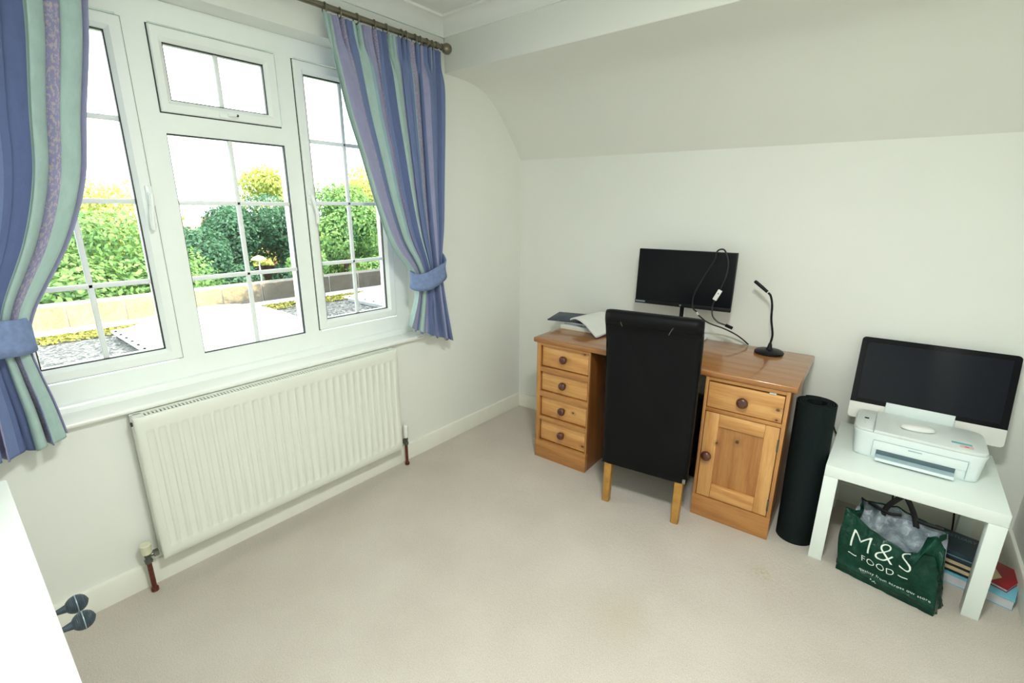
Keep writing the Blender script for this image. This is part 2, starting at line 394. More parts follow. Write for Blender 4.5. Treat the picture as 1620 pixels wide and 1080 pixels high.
def obj(name, bm, mats, parent=None, smooth=40, label=None, loc=None):
    me = bpy.data.meshes.new(name)
    bmesh.ops.recalc_face_normals(bm, faces=bm.faces)
    bm.to_mesh(me); bm.free()
    for m in (mats if isinstance(mats, (list, tuple)) else [mats]): me.materials.append(MAT[m])
    if smooth:
        me.polygons.foreach_set('use_smooth', [True]*len(me.polygons)); me.set_sharp_from_angle(angle=math.radians(smooth))
    o = bpy.data.objects.new(name, me); COL.objects.link(o)
    if parent is not None: o.parent = parent
    if loc: o.location = loc
    if label: o['label'] = label
    return o
def tag(o, label, cat, group=None, kind=None):
    o['label'] = label; o['category'] = cat
    if group: o['group'] = group
    if kind: o['kind'] = kind
    return o
def thing(name, label, cat, loc=(0, 0, 0), rotz=0.0, group=None):
    o = bpy.data.objects.new(name, None); COL.objects.link(o); o.empty_display_size = 0.05
    o.location = loc; o.rotation_euler = (0, 0, rotz)
    return tag(o, label, cat, group)
def struct(name, bm, mats, parent=None, smooth=40):
    o = obj(name, bm, mats, parent, smooth)
    if parent is None: o['kind'] = 'structure'
    return o
def ebox(name, mats, parent, *a, bev=0.0, label=None, M=None, seg=2):
    bm = newbm(); box(bm, *a, bev=bev, M=M, seg=seg); return obj(name, bm, mats, parent, label=label)
def catmull(P, n):
    P = [Vector(p) for p in P]; Q = [P[0]*2-P[1]]+P+[P[-1]*2-P[-2]]; out = []
    for i in range(1, len(Q)-2):
        for k in range(n):
            t = k/n; a, b, c, d = Q[i-1], Q[i], Q[i+1], Q[i+2]
            out.append(0.5*((2*b)+(c-a)*t+(2*a-5*b+4*c-d)*t*t+(3*b-a-3*c+d)*t*t*t))
    out.append(P[-1]); return out
def RZ(a): return Matrix.Rotation(a, 4, 'Z')
def RX(a): return Matrix.Rotation(a, 4, 'X')
def RY(a): return Matrix.Rotation(a, 4, 'Y')
T = Matrix.Translation

# ------------------------------------------------------------------ room shell
XR, YF, ZC = 2.73, -3.22, 2.44          # right wall, wall behind the camera, ceiling
YB = -0.692                              # face of the bulkhead
WY0, WY1, WZ0, WZ1 = -2.690, -0.937, 0.752, 2.195   # window opening
bm = newbm(); box(bm, -0.3, XR+0.3, YF-0.3, 0.45, -0.2, 0.0); struct('floor', bm, 'carpet')
bm = newbm()
box(bm, -0.3, 0, YF-0.3, 0.4, -0.2, WZ0); box(bm, -0.3, 0, YF-0.3, 0.4, WZ1, 2.7)
box(bm, -0.3, 0, YF-0.3, WY0, WZ0, WZ1); box(bm, -0.3, 0, WY1, 0.4, WZ0, WZ1)
struct('wall_left', bm, 'wall', smooth=0)
K = 0.04
bm = newbm(); A = [(0-0.0, 0.0), (XR+0.02, K*(XR+0.02)), (XR+0.02, 0.4), (0.0, 0.4)]
prism(bm, A, 0.0, 2.2, 'z'); struct('wall_back', bm, 'wall', smooth=0)
bm = newbm(); box(bm, XR, XR+0.3, YF-0.3, 0.42, -0.2, 2.7); struct('wall_right', bm, 'wall', smooth=0)
bm = newbm(); box(bm, 0, XR, YF-0.3, YF, 0, 2.7); struct('wall_front', bm, 'wall', smooth=0)
bm = newbm(); box(bm, 0, XR, YF, YB+0.02, ZC, ZC+0.2); ceil = struct('ceiling', bm, 'ceiling', smooth=0)
bm = newbm(); box(bm, 0, XR, YB, YB+0.06, 2.1925, ZC+0.2, bev=0.004); obj('bulkhead', bm, 'wall', ceil)
# sloping plaster under the eaves: straight below, rolling over into the bulkhead soffit
bm = newbm()
def slope_pt(u, w):
    x = u*XR; y0 = K*x
    prof = catmull([(0, 1.795-0.0095*x, 0), (-0.07, 1.880-0.006*x, 0), (-0.15, 1.972-0.004*x, 0), (-0.235, 2.063-0.002*x, 0), (-0.34, 2.140, 0), (-0.46, 2.178, 0), (-0.58, 2.190, 0), (-0.69, 2.1925, 0)], 6)
    q = prof[int(round(w*(len(prof)-1)))]
    f = q.x/-0.69
    return (x, y0*(1-f)+q.x, q.y)
V = grid(bm, slope_pt, 12, 42)
top = [[bm.verts.new((u/12*XR, -0.69 if j else 0.4, 2.62)) for u in range(13)] for j in (0, 1)]
for i in range(12):
    bm.faces.new((V[42][i], V[42][i+1], top[1][i+1], top[1][i]))
obj('eaves_slope', bm, 'slope', ceil, smooth=60)
bm = newbm(); box(bm, -0.3, XR+0.3, YF-0.3, 0.5, 2.66, 2.8); obj('roof_deck', bm, 'wall', ceil)
# coving
def coving(name, M, L):
    bm = newbm(); c = [(0, -0.078), (0.012, -0.078)]
    for k in range(9):
        a = k/8*PI/2; c.append((0.075-0.063*math.cos(a)+0.0, -0.012-0.06*(1-math.sin(a))))
    c += [(0.080, -0.012), (0.080, 0.0), (0, 0)]
    prism(bm, c, 0, L, 'x')
    for v in bm.verts: v.co = M @ v.co
    return struct(name, bm, 'ceiling')
# local: x along, y out of the wall, z up
coving('trim_1', T((0, YF, ZC)) @ Matrix(((0, 1, 0, 0), (1, 0, 0, 0), (0, 0, 1, 0), (0, 0, 0, 1))), YB-YF)
coving('trim_2', T((0, YB, ZC)) @ Matrix(((1, 0, 0, 0), (0, -1, 0, 0), (0, 0, 1, 0), (0, 0, 0, 1))), XR)
# baseboards
def skirting(name, M, L):
    bm = newbm(); prism(bm, [(0, 0), (0.015, 0), (0.015, 0.092), (0.011, 0.099), (0.004, 0.101), (0, 0.101)], 0, L, 'x')
    for v in bm.verts: v.co = M @ v.co
    return struct(name, bm, 'trim')
skirting('baseboard_left', T((0, YF, 0)) @ Matrix(((0, 1, 0, 0), (1, 0, 0, 0), (0, 0, 1, 0), (0, 0, 0, 1))), -YF)
skirting('baseboard_back', RZ(math.atan(K)) @ Matrix(((1, 0, 0, 0), (0, -1, 0, 0), (0, 0, 1, 0), (0, 0, 0, 1))), XR*1.0005)
skirting('baseboard_right', T((XR, YF, 0)) @ Matrix(((0, -1, 0, 0), (1, 0, 0, 0), (0, 0, 1, 0), (0, 0, 0, 1))), -YF+0.10)

# ------------------------------------------------------------------ window
win = bpy.data.objects.new('window_1', None); COL.objects.link(win); win.location = (0, -1.813, 0); win['kind'] = 'structure'
WOFF = T((0, 1.813, 0))
def wobj(name, bm, mats, parent=win, smooth=40):
    if parent is win:
        for v in bm.verts: v.co = WOFF @ v.co
        return obj(name, bm, mats, win, smooth)
    for v in bm.verts: v.co = WOFF @ v.co
    return obj(name, bm, mats, parent, smooth)
FX0, FX1 = -0.185, -0.115
bm = newbm()
yL, yR, zB, zT = WY0, WY1, 0.785, 2.194
Z0f, Z1f = 0.862, 2.117
box(bm, FX0, FX1, yL, -2.600, Z0f, Z1f); box(bm, FX0, FX1, -1.026, yR, Z0f, Z1f)
box(bm, FX0, FX1, yL, yR, zB, Z0f); box(bm, FX0, FX1, yL, yR, Z1f, zT)
for a0, a1 in ((-2.1345, -2.0410), (-1.5850, -1.5020)): box(bm, FX0, FX1, a0, a1, Z0f, Z1f)
box(bm, FX0, FX1, -2.0410, -1.5850, 1.7432, 1.8278); box(bm, FX0, FX1, -2.0410, -1.5850, Z0f, 0.8676)
wobj('frame', bm, 'upvc', smooth=0)
bm = newbm(); prism(bm, [(FX0, WZ0), (-0.088, WZ0), (-0.088, 0.772), (-0.094, 0.782), (-0.112, 0.786), (FX0, 0.786)], yL, yR+0.004, 'y'); wobj('frame_ledge', bm, 'upvc')
def bars(bm, y0, y1, z0, z1, ys, zs, xg=-0.136, w=0.018):
    for y in ys: box(bm, xg-0.008, xg+0.008, y-w/2, y+w/2, z0, z1, 0.004)
    for z in zs: box(bm, xg-0.008, xg+0.008, y0, y1, z-w/2, z+w/2, 0.004)
def ring(bm, x0, x1, Y0, Y1, Z0, Z1, y0, y1, z0, z1, inner_drop=0.014):
    # mitred sash: flat face then bevel falling towards the glass
    def loop(x, a, b, c, d): return [bm.verts.new((x, a, c)), bm.verts.new((x, b, c)), bm.verts.new((x, b, d)), bm.verts.new((x, a, d))]
    e = 0.014; g = 0.004
    Ls = [loop(x0, Y0, Y1, Z0, Z1), loop(x1-g, Y0, Y1, Z0, Z1), loop(x1, Y0+g, Y1-g, Z0+g, Z1-g), loop(x1, y0-e, y1+e, z0-e, z1+e), loop(x1-inner_drop, y0, y1, z0, z1), loop(x0, y0, y1, z0, z1)]
    for A, B in zip(Ls, Ls[1:]+Ls[:1]):
        for k in range(4): bm.faces.new((A[k], A[(k+1) % 4], B[(k+1) % 4], B[k]))
def gasket(bm, x, y0, y1, z0, z1, w=0.004):
    for (a, b, c, d) in ((y0, y1, z1-w, z1), (y0, y1, z0, z0+w), (y0, y0+w, z0, z1), (y1-w, y1, z0, z1)): box(bm, x-0.012, x, a, b, c, d)
def gap_shade(bm, x, Y0, Y1, Z0, Z1, w=0.004):  # dark strips on the frame face paint the shade round the sash
    for (a, b, c, d) in ((Y0-w, Y1+w, Z1, Z1+w), (Y0-w, Y1+w, Z0-w, Z0), (Y0-w, Y0, Z0, Z1), (Y1, Y1+w, Z0, Z1)): box(bm, x, x+0.0012, a, b, c, d)
def sash(name, Y0, Y1, Z0, Z1, y0, y1, z0, z1, ys, zs, handle=None):
    bm = newbm(); ring(bm, FX1-0.05, -0.100, Y0, Y1, Z0, Z1, y0, y1, z0, z1); s = wobj(name, bm, 'upvc', smooth=20)
    bm = newbm(); gasket(bm, -0.118, y0, y1, z0, z1); gap_shade(bm, FX1, Y0, Y1, Z0, Z1); wobj('gasket', bm, 'gasket', s)
    bm = newbm(); box(bm, -0.146, -0.142, y0-0.004, y1+0.004, z0-0.004, z1+0.004); wobj('pane', bm, 'glass', s)
    bm = newbm(); bars(bm, y0, y1, z0, z1, ys, zs, xg=-0.132); wobj('glazing_bar', bm, 'upvc_bar', s)
    if handle: 
        bm = newbm(); handle(bm); wobj('handle', bm, ['upvc', 'gasket'], s)
    return s
def casement_handle(y, z, side):
    def f(bm):
        box(bm, -0.101, -0.091, y-0.011, y+0.011, z-0.035, z+0.035, 0.004)
        tube(bm, [(-0.095, y, z), (-0.075, y, z)], 0.010, 12)
        P = catmull([(-0.076, y, z+0.004), (-0.070, y+side*0.004, z-0.03), (-0.066, y+side*0.012, z-0.08), (-0.070, y+side*0.012, z-0.125)], 6)
        tube(bm, P, [0.009]+[0.0085]*(len(P)-2)+[0.007], 10)
        tube(bm, [(-0.0745, y, z), (-0.0735, y, z)], 0.005, 10, mi=1)
    return f
def top_handle(bm):
    y, z = -1.815, 1.832
    box(bm, -0.101, -0.092, y-0.035, y+0.02, z-0.010, z+0.010, 0.003)
    tube(bm, catmull([(-0.086, y-0.005, z+0.002), (-0.08, y+0.012, z+0.004), (-0.082, y+0.032, z+0.002)], 5), 0.0075, 10)
    tube(bm, [(-0.076, y+0.026, z+0.002), (-0.0735, y+0.026, z+0.002)], 0.005, 10, mi=1)
sash('left_sash', -2.594, -2.1248, 0.8725, 2.107, -2.545, -2.1743, 0.9187, 2.0576, [-2.360], [1.193, 1.492, 1.777], casement_handle(-2.137, 1.515, -1))
sash('right_sash', -1.5114, -1.0357, 0.8725, 2.107, -1.464, -1.085, 0.9187, 2.0576, [-1.2745], [1.201, 1.495, 1.777], casement_handle(-1.499, 1.525, 1))
sash('top_sash', -2.046, -1.595, 1.8178, 2.1072, -2.0064, -1.6411, 1.8614, 2.0589, [-1.8225], [], top_handle)
bm = newbm(); gasket(bm, -0.122, -2.041, -1.585, 0.8676, 1.7432); g = wobj('fixed_light', bm, 'gasket')
bm = newbm(); ring(bm, FX1-0.01, FX1+0.002, -2.050, -1.576, 0.859, 1.752, -2.041, -1.585, 0.8676, 1.7432, 0.012); wobj('glazing_bead', bm, 'upvc', g, smooth=20)
bm = newbm(); box(bm, -0.146, -0.142, -2.045, -1.581, 0.864, 1.747); wobj('pane', bm, 'glass', g)
bm = newbm(); bars(bm, -2.041, -1.585, 0.8676, 1.7432, [-1.8125], [1.187, 1.489], xg=-0.132); wobj('glazing_bar', bm, 'upvc_bar', g)
# inner sill board with a rounded nose
bm = newbm(); pr = [(-0.30, 0.735), (0.020, 0.735)]
for k in range(7):
    a = -PI/2+k/6*PI; pr.append((0.022+0.0105*math.cos(a), 0.7465+0.0105*math.sin(a)))
pr += [(-0.30, 0.757)]
prism(bm, pr, WY0-0.02, WY1-0.012, 'y')
for v in bm.verts: v.co = WOFF @ v.co
obj('window_sill', bm, 'sill', win)

# ------------------------------------------------------------------ radiator
rad = thing('radiator', 'long white ribbed panel radiator on the wall under the window', 'radiator', (0.0, -1.7765, 0.133))
Y0, Y1, H = -0.5865, 0.5865, 0.601
NF = 30
def rad_front(u, v):
    y = Y0+u*(Y1-Y0); z = v*H
    mx, mz0, mz1 = 0.022, 0.045, 0.052
    h = 0.0
    t = (y-(Y0+mx))/(Y1-Y0-2*mx)
    if 0 < t < 1:
        ph = (t*NF) % 1.0
        s = 1.0 if 0.24 < ph < 0.76 else 0.0
        s = min(1, max(0, (0.36-abs(ph-0.5))/0.10))
        e = min(1, max(0, (z-mz0)/0.014))*min(1, max(0, (H-mz1-z)/0.014))
        h = -0.0045*s*s*(3-2*s)*e
    edge = min(u, 1-u)*(Y1-Y0); ez = min(v, 1-v)*H
    d = min(edge, ez)
    if d < 0.006: h -= 0.006-d
    return (0.090+h, y, z)
bm = newbm(); 
us = sorted(set([0, 0.002, 0.005, 0.995, 0.998, 1]+[ (0.022+(k+p)/NF*(Y1-Y0-0.044))/(Y1-Y0) for k in range(NF) for p in (0, 0.14, 0.19, 0.24, 0.5, 0.76, 0.81, 0.86)]))
zs = [0, 0.003, 0.006, 0.03, 0.045, 0.050, 0.055, 0.06, 0.3, 0.535, 0.540, 0.545, 0.550, 0.57, 0.595, 0.598, H]
V = [[bm.verts.new(rad_front(u, z/H)) for u in us] for z in zs]
for j in range(len(zs)-1):
    for i in range(len(us)-1): bm.faces.new((V[j][i], V[j][i+1], V[j+1][i+1], V[j+1][i]))
back = [bm.verts.new((0.078, y, z)) for y, z in ((Y0, 0), (Y1, 0), (Y1, H), (Y0, H))]
bm.faces.new(back)
obj('front_panel', bm, 'rad', rad, smooth=50)
ebox('back_panel', 'rad', rad, 0.020, 0.032, Y0, Y1, 0, H, bev=0.004)
for y in (Y0, Y1): ebox('side_panel', 'rad', rad, 0.022, 0.084, min(y, y-math.copysign(0.004, y)), max(y, y-math.copysign(0.004, y)), 0.02, H-0.004, bev=0.0015)
bm = newbm(); n = 88
box(bm, 0.030, 0.038, Y0+0.01, Y1-0.01, H-0.010, H-0.002); box(bm, 0.074, 0.080, Y0+0.01, Y1-0.01, H-0.010, H-0.002)
for k in range(n+1):
    y = Y0+0.035+k/n*(Y1-Y0-0.07); box(bm, 0.034, 0.078, y-0.0035, y+0.0035, H-0.008, H-0.003)
box(bm, 0.03, 0.08, Y0+0.004, Y0+0.034, H-0.010, H-0.002); box(bm, 0.03, 0.08, Y1-0.034, Y1-0.004, H-0.010, H-0.002)
obj('top_grille', bm, 'rad', rad)
bm = newbm(); box(bm, 0.033, 0.077, Y0+0.01, Y1-0.01, H-0.06, H-0.055); obj('convector_fin', bm, 'dark_slot', rad)
bm = newbm(); tube(bm, [(0.055, Y0-0.005, H-0.030), (0.055, Y0+0.002, H-0.030)], 0.008, 12); obj('bleed_plug', bm, 'dark_slot', rad)
for s in (-1, 1): 
    bm = newbm(); box(bm, 0.001, 0.022, s*0.40-0.02, s*0.40+0.02, 0.05, H-0.05); obj('wall_bracket', bm, 'rad', rad)
def valve(y, s, trv):
    bm = newbm(); lathe(bm, [(0.011, -0.133), (0.013, -0.132), (0.013, -0.118), (0.0085, -0.116), (0.0085, 0.012)], 14, T((0.055, y, 0))); p = obj('pipe', bm, 'copper', rad, label='rusty brown copper pipe rising from the carpet')
    bm = newbm(); lathe(bm, [(0.0, -0.002), (0.013, -0.002), (0.0145, 0.004), (0.0145, 0.012), (0.011, 0.015), (0.011, 0.03), (0.013, 0.033), (0.013, 0.045), (0, 0.045)], 6 if not trv else 14, T((0.055, y, 0)))
    tube(bm, [(0.055, y, 0.028), (0.055, y+s*0.028, 0.028)], 0.008, 10); tube(bm, [(0.055, y+s*0.020, 0.028), (0.055, y+s*0.036, 0.028)], 0.0145, 6)
    obj('valve_body', bm, 'brass', rad)
    bm = newbm()
    if trv: lathe(bm, [(0.0, 0.044), (0.013, 0.044), (0.015, 0.05), (0.0155, 0.085), (0.0135, 0.092), (0.0155, 0.097), (0.0155, 0.118), (0.012, 0.124), (0, 0.125)], 18, T((0.055, y, 0)))
    else: lathe(bm, [(0.0, 0.040), (0.016, 0.040), (0.0165, 0.046), (0.019, 0.075), (0.020, 0.078), (0.018, 0.081), (0, 0.081)], 14, T((0.055, y, 0)))
    obj('valve_cap', bm, 'cream' if not trv else 'white_plastic', rad)
valve(-0.630, 1, False); valve(0.633, -1, True)

# ------------------------------------------------------------------ curtain pole, curtains, tiebacks
PZ, PX = 2.285, 0.085
pole = thing('curtain_pole', 'dull pewter curtain pole with a ball end above the window', 'curtain pole', (PX, -1.81, PZ))
bm = newbm(); tube(bm, [(0, -1.06, 0), (0, 1.018, 0)], 0.0125, 16); obj('pole', bm, 'pole', pole)
for s, L in ((1, 1.018), (-1, 1.06)):
    bm = newbm(); M = T((0, s*L, 0)) @ RX(-s*PI/2)
    lathe(bm, [(0, -0.002), (0.016, -0.002), (0.017, 0.004), (0.013, 0.008), (0.011, 0.012), (0.018, 0.017), (0.025, 0.028), (0.0275, 0.040), (0.025, 0.052), (0.017, 0.062), (0.006, 0.067), (0, 0.0675)], 24, M)
    obj('ball_finial', bm, 'pole', pole)
for y in (0.985, -1.0):
    bm = newbm(); tube(bm, [(-0.085, y, 0.0), (0, y, 0)], 0.008, 12); lathe(bm, [(0, 0), (0.026, 0), (0.026, 0.006), (0.02, 0.009), (0, 0.009)], 18, T((-0.085, y, 0)) @ RY(PI/2)); tube(bm, [(0, y-0.009, 0), (0, y+0.009, 0)], 0.0165, 14)
    obj('bracket', bm, 'pole', pole)
ringm = None
ring_y = [0.36, 0.43, 0.512, 0.604, 0.668, 0.755, 0.785, 0.84, 0.875, 0.915, 0.952]+[-0.62, -0.68, -0.74, -0.80, -0.86, -0.92, -0.96]
for k, y in enumerate(ring_y):
    if ringm is None:
        bm = newbm(); tube(bm, [(0.0205*math.cos(a), 0, 0.0205*math.sin(a)) for a in [2*PI*i/24 for i in range(24)]], 0.0028, 8, closed=True)
        tube(bm, catmull([(0, 0, -0.022), (0.004, 0.004, -0.030), (0.002, 0.002, -0.044)], 4), 0.0013, 6)
        o = obj('curtain_ring', bm, 'pole', pole); ringm = o
    else:
        o = ringm.copy(); COL.objects.link(o)
    o.location = (0, y, -0.007); o.rotation_euler = (0, 0, random.uniform(-0.3, 0.3))

def curtain(name, label, rows, nf, mat, seed, loc):
    # rows: (zL, zR, yL, yR, x0, amp, nheader) from the heading down to the hem; u=0 is the window-side edge
    r = random.Random(seed); NU, NS = 260, 14
    R = []
    keys = [Vector((a, b, c)) for a, b, c, *_ in rows]; 
    A = catmull([(q[0], q[1], 0) for q in rows], NS); B = catmull([(q[2], q[3], 0) for q in rows], NS); Cc = catmull([(q[4], q[5], q[6]) for q in rows], NS)
    N = len(A); bm = newbm()
    lay = []
    wob = [r.uniform(0, 6.28) for _ in range(6)]
    V = []
    for j in range(N):
        v = j/(N-1); row = []
        x0, amp, hd = Cc[j]; hd = max(0, min(1, hd))
        for i in range(NU+1):
            u = i/NU
            uw = u+0.018*math.sin(2*PI*u*3+wob[0])+0.010*math.sin(2*PI*u*7+wob[1]+v*1.5)
            ph = 2*PI*nf*uw
            env = 0.65+0.35*math.sin(2*PI*u*2.3+wob[2])
            f = 1.9*abs(math.sin(ph/2+0.4*math.sin(v*3+wob[4])))**0.65-1.1+0.22*math.sin(1.7*ph+wob[3]+v*2)
            x = x0+amp*env*f*(1-hd)+0.012*hd*math.sin(2*PI*24*u)*(0.7+0.5*math.cos(2*PI*8*u))
            y = B[j].x+(B[j].y-B[j].x)*u
            w = (B[j].y-B[j].x)
            y += (1-hd)*w*0.018*math.sin(2*ph+0.6)      # folds lean over one another
            z = A[j].x+(A[j].y-A[j].x)*(u**0.8)
            if v > 0.93: z += 0.006*math.sin(ph)*(v-0.93)/0.07
            row.append(bm.verts.new((x, y, z))); lay.append((u, v))
        V.append(row)
    for j in range(N-1):
        for i in range(NU): bm.faces.new((V[j][i], V[j][i+1], V[j+1][i+1], V[j+1][i]))
    lv = Vector(loc)
    for v in bm.verts: v.co -= lv
    o = obj(name, bm, mat, None, smooth=80); o.location = loc
    for nm, k in (('cu', 0), ('cv', 1)):
        at = o.data.attributes.new(nm, 'FLOAT', 'POINT'); at.data.foreach_set('value', [q[k] for q in lay])
    m = o.modifiers.new('thickness', 'SOLIDIFY'); m.thickness = 0.0025; m.offset = 0
    return tag(o, label, 'curtain')
RC = [(2.262, 2.262, -1.462, -0.800, 0.088, 0.010, 1.0),
      (2.185, 2.185, -1.448, -0.800, 0.088, 0.012, 0.9),
      (2.10, 2.10, -1.428, -0.797, 0.090, 0.027, 0.1),
      (1.90, 1.92, -1.383, -0.802, 0.090, 0.030, 0.0),
      (1.70, 1.74, -1.322, -0.812, 0.090, 0.030, 0.0),
      (1.50, 1.56, -1.262, -0.822, 0.090, 0.030, 0.0),
      (1.29, 1.38, -1.180, -0.832, 0.090, 0.030, 0.0),
      (1.155, 1.22, -1.072, -0.852, 0.092, 0.027, 0.0),
      (1.075, 1.12, -1.036, -0.856, 0.092, 0.028, 0.0),
      (1.00, 1.02, -1.046, -0.846, 0.092, 0.032, 0.0),
      (0.92, 0.86, -1.080, -0.822, 0.094, 0.038, 0.0),
      (0.850, 0.702, -1.112, -0.792, 0.094, 0.040, 0.0)]
curtain('curtain', 'blue, mint and lavender striped curtain hanging from the ball-ended pole, right of the window', RC, 5.5, 'curtain', 3, (0.09, -1.0, 0.72))
LC = [(2.262, 2.262, -2.190, -2.850, 0.088, 0.010, 1.0),
      (2.185, 2.185, -2.205, -2.850, 0.088, 0.012, 0.9),
      (2.10, 2.10, -2.236, -2.850, 0.090, 0.034, 0.1),
      (1.95, 1.95, -2.262, -2.850, 0.090, 0.037, 0.0),
      (1.75, 1.76, -2.305, -2.848, 0.090, 0.037, 0.0),
      (1.55, 1.58, -2.345, -2.842, 0.090, 0.037, 0.0),
      (1.36, 1.40, -2.420, -2.835, 0.090, 0.037, 0.0),
      (1.16, 1.22, -2.535, -2.820, 0.092, 0.032, 0.0),
      (1.05, 1.12, -2.565, -2.815, 0.092, 0.037, 0.0),
      (0.97, 1.00, -2.560, -2.825, 0.092, 0.037, 0.0),
      (0.86, 0.84, -2.545, -2.845, 0.094, 0.040, 0.0),
      (0.745, 0.690, -2.535, -2.870, 0.094, 0.042, 0.0)]
curtain('curtain', 'blue, mint and lavender striped curtain tied back at the left edge of the window', LC, 6.5, 'curtain_left', 11, (0.09, -2.6, 0.70))

def tieback(label, path, hts, hook):
    # band: closed loop of (x, y, z) centres with half height along the band's own up direction
    o0 = Vector(hook); t = thing('curtain_tieback', label, 'tieback', o0)
    P = catmull(path, 8); n = len(P); bm = newbm()
    ups = catmull([(h, 0, 0) for h in hts], 8)
    ra = []; rb = []
    for i, p in enumerate(P):
        d = (P[min(i+1, n-1)]-P[max(i-1, 0)]).normalized(); side = d.cross(Vector((0, 0, 1)))
        up = Vector((0, 0, 1))-d*d.z; up.normalize()
        h = max(0.004, ups[i].x); bul = [Vector((0, 0, 0))]
        ra.append([bm.verts.new(p+up*h*s-o0) for s in (-1, -0.5, 0, 0.5, 1)])
    for i in range(n-1):
        for k in range(4): bm.faces.new((ra[i][k], ra[i+1][k], ra[i+1][k+1], ra[i][k+1]))
    b = obj('band', bm, 'tie', t, smooth=80); m = b.modifiers.new('thickness', 'SOLIDIFY'); m.thickness = 0.006; m.offset = 0
    bm = newbm(); tube(bm, catmull([(-hook[0]+0.001, 0, 0), (-0.02, 0, 0), (0.0, 0.0, 0.004), (0.006, 0, 0.018)], 5), 0.004, 8); lathe(bm, [(0, 0), (0.013, 0), (0.013, 0.004), (0, 0.006)], 14, T((-hook[0], 0, 0)) @ RY(PI/2))
    obj('hook', bm, 'pole', t, label='metal hook screwed to the wall')
tieback('plain blue tieback band round the right-hand curtain, hooked to the wall',
        [(0.030, -0.838, 1.262), (0.100, -0.842, 1.190), (0.140, -0.868, 1.140), (0.152, -0.935, 1.112), (0.148, -1.000, 1.090), (0.120, -1.052, 1.085), (0.075, -1.062, 1.10), (0.042, -1.02, 1.12), (0.036, -0.93, 1.17), (0.028, -0.845, 1.258)],
        [0.006, 0.030, 0.046, 0.049, 0.048, 0.046, 0.045, 0.04, 0.025, 0.006], (0.034, -0.838, 1.268))
tieback('plain blue tieback band round the left-hand curtain',
        [(0.030, -2.880, 1.220), (0.095, -2.860, 1.170), (0.142, -2.800, 1.120), (0.152, -2.720, 1.105), (0.150, -2.640, 1.098), (0.128, -2.580, 1.092), (0.085, -2.556, 1.095), (0.046, -2.59, 1.10), (0.036, -2.70, 1.13), (0.028, -2.872, 1.216)],
        [0.006, 0.034, 0.052, 0.056, 0.056, 0.054, 0.052, 0.045, 0.03, 0.006], (0.034, -2.880, 1.226))

# ------------------------------------------------------------------ desk
DR = 0.0324
DO = Vector((1.207, -0.30, 0.0)); dloc = RZ(DR) @ DO
desk = thing('desk', 'orange pine pedestal desk with turned wooden knobs against the back wall', 'desk', dloc, DR)
DM = T(-DO)
def dobj(name, bm, mats, parent=desk, smooth=40, label=None):
    for v in bm.verts: v.co = DM @ v.co
    return obj(name, bm, mats, parent, smooth, label)
def dbox(name, mats, x0, x1, y0, y1, z0, z1, bev=0.002, parent=desk):
    bm = newbm(); box(bm, x0, x1, y0, y1, z0, z1, bev); return dobj(name, bm, mats, parent)
bm = newbm(); box(bm, 0.5337, 1.8803, -0.590, -0.004, 0.729, 0.7576, 0.007, 3); dobj('desktop', bm, 'pine_top')
DF = -0.582
def pedestal(x0, x1, st0, st1):
    dbox('side_panel', 'pine_side', x0, x0+0.016, DF+0.012, -0.02, 0, 0.729); dbox('side_panel', 'pine_side', x1-0.016, x1, DF+0.012, -0.02, 0, 0.729)
    dbox('back_panel', 'pine_side', x0, x1, -0.022, -0.012, 0, 0.729)
    dbox('stile', 'pine_stile', x0, st0, DF, DF+0.022, 0.0, 0.729, 0.0015); dbox('stile', 'pine_stile', st1, x1, DF, DF+0.022, 0.0, 0.729, 0.0015)
def knob(parent, x, z, r=0.0236, y=DF):
    bm = newbm(); lathe(bm, [(0.0, 0.0), (0.012, 0.0), (0.011, 0.005), (0.010, 0.010), (0.014, 0.014), (r*0.94, 0.019), (r, 0.025), (r*0.95, 0.031), (r*0.75, 0.036), (r*0.4, 0.039), (0, 0.040)], 20, T((x, y+0.015, z)) @ RX(PI/2))
    return dobj('knob', bm, 'knob_wood', parent, label='round dark brown wooden knob')
pedestal(0.5569, 0.9044, 0.580, 0.8975)
dz = [(0.710, 0.588), (0.552, 0.437), (0.399, 0.277), (0.247, 0.118)]
for k, (a, b) in enumerate(dz):
    d = dbox('drawer', 'pine_x', 0.5835, 0.8945, DF+0.016, -0.10, b, a, 0.004); knob(d, 0.7385, [0.654, 0.497, 0.341, 0.187][k])
for a, b in ((0.729, 0.714), (0.585, 0.556), (0.434, 0.403), (0.274, 0.251), (0.114, 0.0)):
    nm = 'plinth' if b == 0 else 'rail'
    dbox(nm, 'pine_base' if b == 0 else 'pine_rail', 0.580 if b else 0.5555, 0.8975 if b else 0.9058, DF if b else DF-0.003, DF+0.022, b, a, 0.0015)
pedestal(1.5084, 1.8555, 1.5215, 1.8400)
d = dbox('drawer', 'pine_x', 1.5245, 1.8370, DF+0.004, -0.10, 0.580, 0.703, 0.003); knob(d, 1.676, 0.638, 0.0252, DF-0.004)
bm = newbm(); box(bm, 1.775, 1.802, DF-0.001, DF+0.01, 0.7045, 0.7105, 0.001); dobj('lock_plate', bm, 'pages_white')
for a, b in ((0.729, 0.712), (0.577, 0.560), (0.112, 0.0)):
    nm = 'plinth' if b == 0 else 'rail'
    dbox(nm, 'pine_base' if b == 0 else 'pine_rail', 1.5215 if b else 1.507, 1.840 if b else 1.857, DF if b else DF-0.003, DF+0.022, b, a, 0.0015)
dx0, dx1, z0, z1 = 1.5245, 1.8375, 0.1155, 0.5570
bm = newbm(); box(bm, dx0+0.05, dx1-0.05, DF+0.012, DF+0.018, z0+0.06, z1-0.05); door = dobj('door', bm, 'pine_panel')
